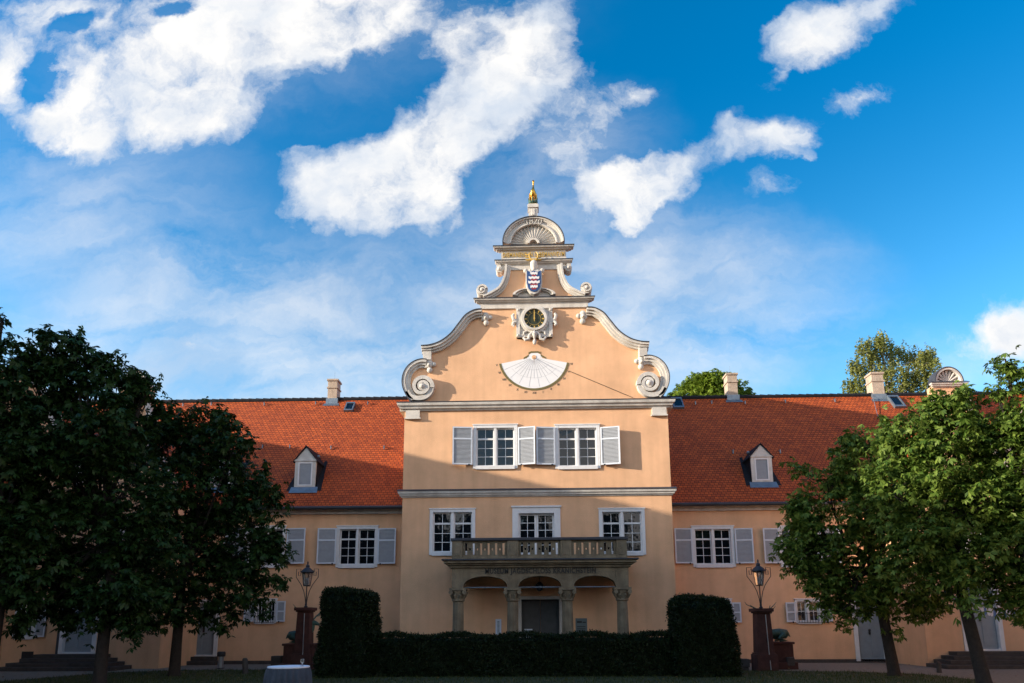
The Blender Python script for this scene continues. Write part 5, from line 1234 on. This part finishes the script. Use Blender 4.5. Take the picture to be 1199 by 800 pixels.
chestnut(208, 0, -4.4, [(235, 530, 40, 0), (275, 520, 26, -.5), (215, 510, 30, .4), (290, 560, 30, .5), (255, 580, 45, 0), (200, 575, 40, -.8), (300, 610, 28, -.3), (270, 640, 40, .6), (310, 655, 24, 0), (225, 640, 45, 0), (180, 620, 40, .3), (290, 690, 26, -.4), (250, 695, 36, .3), (205, 695, 32, 0), (165, 680, 30, 0), (250, 500, 20, 0), (175, 530, 34, 0), (155, 725, 18, -.6), (192, 503, 20, 0), (218, 492, 13, 0), (262, 492, 10, 0), (316, 570, 12, 0), (238, 725, 16, 0), (275, 722, 12, 0), (190, 728, 14, 0), (322, 635, 14, 0), (325, 680, 9, 0)],
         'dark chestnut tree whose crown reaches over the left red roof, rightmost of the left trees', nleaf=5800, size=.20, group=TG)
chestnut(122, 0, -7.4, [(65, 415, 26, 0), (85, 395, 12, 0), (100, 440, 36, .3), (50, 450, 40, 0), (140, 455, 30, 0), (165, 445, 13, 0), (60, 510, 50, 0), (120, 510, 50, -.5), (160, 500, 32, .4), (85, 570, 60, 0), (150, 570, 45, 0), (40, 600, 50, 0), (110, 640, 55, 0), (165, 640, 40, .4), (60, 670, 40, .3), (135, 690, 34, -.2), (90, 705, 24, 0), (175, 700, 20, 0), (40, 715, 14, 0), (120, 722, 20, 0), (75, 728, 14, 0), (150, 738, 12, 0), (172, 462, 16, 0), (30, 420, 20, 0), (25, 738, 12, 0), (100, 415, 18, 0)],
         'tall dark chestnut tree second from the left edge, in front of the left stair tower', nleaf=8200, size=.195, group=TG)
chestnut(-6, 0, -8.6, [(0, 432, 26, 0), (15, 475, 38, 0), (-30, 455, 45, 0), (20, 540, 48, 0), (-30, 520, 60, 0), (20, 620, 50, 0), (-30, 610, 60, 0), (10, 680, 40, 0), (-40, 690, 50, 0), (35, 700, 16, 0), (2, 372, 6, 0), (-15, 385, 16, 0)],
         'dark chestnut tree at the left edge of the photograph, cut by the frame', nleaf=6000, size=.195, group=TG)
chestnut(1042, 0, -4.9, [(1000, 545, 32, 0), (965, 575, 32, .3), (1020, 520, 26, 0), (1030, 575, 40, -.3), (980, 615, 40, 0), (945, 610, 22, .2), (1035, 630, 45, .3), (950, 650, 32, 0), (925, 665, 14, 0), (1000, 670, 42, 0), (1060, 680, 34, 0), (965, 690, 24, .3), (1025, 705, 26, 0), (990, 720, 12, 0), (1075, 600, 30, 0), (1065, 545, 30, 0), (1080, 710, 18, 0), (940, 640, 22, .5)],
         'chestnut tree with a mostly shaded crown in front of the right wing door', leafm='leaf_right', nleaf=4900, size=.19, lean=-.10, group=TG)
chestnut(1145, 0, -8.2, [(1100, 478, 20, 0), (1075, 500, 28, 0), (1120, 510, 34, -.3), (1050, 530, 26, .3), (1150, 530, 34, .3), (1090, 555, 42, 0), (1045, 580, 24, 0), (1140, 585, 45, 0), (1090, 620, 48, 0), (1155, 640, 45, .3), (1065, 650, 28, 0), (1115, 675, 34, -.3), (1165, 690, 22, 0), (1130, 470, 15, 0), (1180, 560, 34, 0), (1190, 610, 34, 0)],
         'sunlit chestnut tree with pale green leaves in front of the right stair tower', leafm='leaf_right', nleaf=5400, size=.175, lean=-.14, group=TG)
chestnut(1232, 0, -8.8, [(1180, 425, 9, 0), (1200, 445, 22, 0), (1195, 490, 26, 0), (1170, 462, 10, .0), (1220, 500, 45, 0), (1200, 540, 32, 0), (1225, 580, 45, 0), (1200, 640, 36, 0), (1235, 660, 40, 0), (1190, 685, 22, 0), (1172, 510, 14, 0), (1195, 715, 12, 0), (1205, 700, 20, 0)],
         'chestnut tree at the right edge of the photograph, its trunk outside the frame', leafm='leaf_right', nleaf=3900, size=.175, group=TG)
# far trees behind the roof
def far_chestnut():
    Y = 22; c = P(834, 462, Y); r = empty('far_chestnut_tree', (c.x, Y, 0)); tag(r, 'rounded bright green tree rising behind the right roof beside the castle gable', 'tree')
    m = MB(); m.loft([(c.x, Y, 0), (c.x, Y, 6), (c.x, Y, c.z)], [.45, .38, .15], 10)
    cl = [(834, 452, 20), (808, 463, 20), (858, 463, 20), (820, 450, 16), (848, 450, 15), (872, 470, 14), (792, 472, 14), (834, 475, 36)]
    cen = []; out = []
    for x, y, rad in cl:
        p = P(x, y, Y + random.uniform(-1, 1)); R_ = rad * 48 / 800; n = int(120 * R_ ** 2 * 2.2) + 200; d = unit(rng.normal(0, 1, (n, 3))); cen.append(np.array(p) + d * R_ * rng.uniform(.5, 1.02, (n, 1))); out.append(d)
        m.loft([(c.x, Y, c.z - 2), p], [.12, .05], 6)
    m.build('trunk', 'bark', r); fast_mesh('crown', palmate(np.concatenate(cen), unit(np.concatenate(out)), .30), 4, 'leaf_far', r)
far_chestnut()
def birch():
    Y = 26; r = None; b0 = P(1045, 480, Y); r = empty('birch_tree', (b0.x, Y, 0)); tag(r, 'tall birch with drooping yellow green foliage behind the right roof chimney', 'tree')
    m = MB(); top = [(1012, 405, 13), (1030, 402, 16), (1050, 412, 16), (1075, 415, 13), (1085, 425, 13), (1000, 425, 9), (1020, 425, 15), (1045, 435, 16), (1065, 440, 15), (1082, 445, 12), (995, 448, 9), (1012, 448, 12), (1035, 455, 14), (1060, 458, 14), (1088, 412, 6), (1030, 395, 7)]
    base = Vector((b0.x, Y, 0)); st_ = [base, Vector((b0.x, Y, 8)), Vector(P(1040, 460, Y)), Vector(P(1035, 425, Y)), Vector(P(1030, 400, Y))]
    m.loft(st_, [.3, .24, .16, .10, .04], 8); m.loft([Vector(P(1045, 475, Y)), Vector(P(1062, 440, Y)), Vector(P(1068, 415, Y))], [.14, .10, .03], 6); m.loft([Vector(P(1042, 470, Y)), Vector(P(1022, 435, Y)), Vector(P(1013, 410, Y))], [.12, .08, .03], 6)
    V = []
    for x, y, rad in top:
        p = np.array(P(x, y, Y + random.uniform(-1.5, 1.5))); R_ = rad * 52 / 800; k = int(40 * R_) + 12
        m.loft([Vector(P(1042, min(y + 25, 470), Y)), Vector(p)], [.05, .02], 5)
        for _ in range(k):
            d = unit(rng.normal(0, 1, (1, 3)))[0] * R_ * rng.uniform(.3, 1.1); s = p + d; ln = rng.uniform(.5, 1.5); n = int(ln * 26); t = rng.uniform(0, 1, (n, 1)); dr = np.array([rng.normal(0, .15), rng.normal(0, .15), -1.0])
            c = s + dr * t * ln + rng.normal(0, .07, (n, 3)); a = unit(rng.normal(0, 1, (n, 3))) * .10; b_ = unit(rng.normal(0, 1, (n, 3))) * .06
            V.append(np.stack([c - a, c - b_, c + a, c + b_], 1).reshape(-1, 3))
    m.build('trunk', 'birchbark', r); fast_mesh('crown', np.concatenate(V), 4, 'leaf_birch', r)
birch()
# hedges
def hedge(x0, x1, y0, y1, h, lab, n, rnd=.25, taper=.05):
    X = (x0 + x1) / 2; Yc_ = (y0 + y1) / 2
    m = MB(); t = taper
    nx = max(3, int((x1 - x0) / .25)); V = []
    # core
    e = .10
    m.add([(x0 + e, y0 + e, 0), (x1 - e, y0 + e, 0), (x1 - e, y1 - e, 0), (x0 + e, y1 - e, 0), (x0 + e + t, y0 + e + t, h - rnd - .05), (x1 - e - t, y0 + e + t, h - rnd - .05), (x1 - e - t, y1 - e - t, h - rnd - .05), (x0 + e + t, y1 - e - t, h - rnd - .05),
           (x0 + rnd + e, y0 + rnd + e, h - .08), (x1 - rnd - e, y0 + rnd + e, h - .08), (x1 - rnd - e, y1 - rnd - e, h - .08), (x0 + rnd + e, y1 - rnd - e, h - .08)],
          [(0, 1, 5, 4), (1, 2, 6, 5), (2, 3, 7, 6), (3, 0, 4, 7), (4, 5, 9, 8), (5, 6, 10, 9), (6, 7, 11, 10), (7, 4, 8, 11), (8, 9, 10, 11)])
    # leaf shell on a rounded box
    hx_, hy_, hz_ = (x1 - x0) / 2, (y1 - y0) / 2, h / 2
    A = np.array([hy_ * 2 * h, hy_ * 2 * h, hx_ * 2 * h * 1.3, hx_ * 2 * h * .5, hx_ * 4 * hy_]); A /= A.sum()
    f = rng.choice(5, n, p=A); u_ = rng.uniform(-1, 1, n); w_ = rng.uniform(-1, 1, n)
    P_ = np.zeros((n, 3))
    P_[f == 0] = np.stack([-np.ones((f == 0).sum()), u_[f == 0], w_[f == 0]], 1); P_[f == 1] = np.stack([np.ones((f == 1).sum()), u_[f == 1], w_[f == 1]], 1)
    P_[f == 2] = np.stack([u_[f == 2], -np.ones((f == 2).sum()), w_[f == 2]], 1); P_[f == 3] = np.stack([u_[f == 3], np.ones((f == 3).sum()), w_[f == 3]], 1); P_[f == 4] = np.stack([u_[f == 4], w_[f == 4], np.ones((f == 4).sum())], 1)
    B = P_ * np.array([hx_, hy_, hz_]); inner = np.clip(B, -np.array([hx_ - rnd, hy_ - rnd, 9]), np.array([hx_ - rnd, hy_ - rnd, hz_ - rnd])); dv = B - inner; L = np.linalg.norm(dv, axis=1, keepdims=True); Bn = np.where(L > rnd, inner + dv / (L + 1e-9) * rnd, B)
    tt = ((Bn[:, 2:3] + hz_) / h) * t; Bn[:, :2] -= np.sign(Bn[:, :2]) * tt
    bump_ = .05 * np.sin(Bn[:, :1] * 3.1 + Bn[:, 2:] * 2.3) + .03 * np.sin(Bn[:, :1] * 9 + Bn[:, 1:2] * 7 + Bn[:, 2:] * 8); dn = unit(np.where(L > 0, dv, B) + 1e-6)
    c = Bn + dn * (bump_ + rng.normal(0, .035, (n, 1))) + np.array([X, Yc_, hz_])
    c[:, 2] = np.maximum(c[:, 2], .03)
    a = unit(dn + rng.normal(0, .7, (n, 3))) * .045; b_ = unit(np.cross(a, rng.normal(0, 1, (n, 3)))) * .017
    k = len(m.v); V = np.stack([c - a, c - b_, c + a, c + b_], 1).reshape(-1, 3)
    m.v += [tuple(q) for q in V]; m.f += [(k + 4 * i, k + 4 * i + 1, k + 4 * i + 2, k + 4 * i + 3) for i in range(n)]
    o = m.build('hedge', 'hedge', None, (X, Yc_, 0)); tag(o, lab, 'hedge'); return o
YH = -5.4
s_ = (YH + 26) / 800
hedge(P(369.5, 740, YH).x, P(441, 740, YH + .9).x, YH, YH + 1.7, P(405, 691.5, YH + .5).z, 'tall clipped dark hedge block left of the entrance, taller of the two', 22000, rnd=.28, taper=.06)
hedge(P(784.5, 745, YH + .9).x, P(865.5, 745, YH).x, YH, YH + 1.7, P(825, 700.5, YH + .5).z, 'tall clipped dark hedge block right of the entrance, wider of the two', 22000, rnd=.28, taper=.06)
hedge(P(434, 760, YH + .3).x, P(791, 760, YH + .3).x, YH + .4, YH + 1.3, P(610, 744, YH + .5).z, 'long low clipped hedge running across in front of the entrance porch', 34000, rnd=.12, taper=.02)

# ------------------------------------------------------------------ unseen wood added behind the camera to darken the lower walls
wv = []; core = MB()
for i in range(34):
    x = -62 + i * 3.8 + rng.uniform(-1, 1); y = -44 - rng.uniform(0, 6); h = rng.uniform(11, 15)
    core.loft([(x, y, 0), (x, y, h * .5)], [.3, .2], 6)
    for k in range(6):
        c = np.array([x + rng.uniform(-2, 2), y + rng.uniform(-1.5, 1.5), h * rng.uniform(.25, .85)]); R_ = rng.uniform(1.6, 2.8); core.ball(tuple(c), R_ * .8, 1, 1, 8)
        n = 260; d = unit(rng.normal(0, 1, (n, 3))); c_ = c + d * R_ * rng.uniform(.75, 1.1, (n, 1)); a_ = unit(rng.normal(0, 1, (n, 3))) * .35; b_ = unit(rng.normal(0, 1, (n, 3))) * .18
        wv.append(np.stack([c_ - a_, c_ - b_, c_ + a_, c_ + b_], 1).reshape(-1, 3))
V = np.concatenate(wv); k = len(core.v); core.v += [tuple(q) for q in V]; core.f += [(k + 4 * i, k + 4 * i + 1, k + 4 * i + 2, k + 4 * i + 3) for i in range(len(V) // 4)]
tag(core.build('unseen_wood', 'leaf_dark', None, (0, -46, 0)), 'dense dark unseen wood added opposite the castle to cut low light', 'wood', kind='stuff')

# fallen chestnut leaves on the gravel and grass
V = []
n = 700; x = rng.uniform(-17, 17, n); y = rng.uniform(-11, 1.6, n); c = np.stack([x, y, np.full(n, .05)], 1); t_ = rng.uniform(0, 6.28, n)
a_ = np.stack([np.cos(t_), np.sin(t_), rng.uniform(-.2, .3, n)], 1) * .06; b_ = np.stack([-np.sin(t_), np.cos(t_), rng.uniform(-.2, .2, n)], 1) * .035
V = np.stack([c - a_, c - b_, c + a_, c + b_], 1).reshape(-1, 3)
MT['dry_leaf'] = leaf_mat('dry_leaf', (.10, .06, .02), (.20, .13, .04), .1)
o = fast_mesh('fallen_leaves', V, 4, 'dry_leaf'); tag(o, 'scattered dry brown leaves lying on the gravel and lawn', 'leaves', kind='stuff')
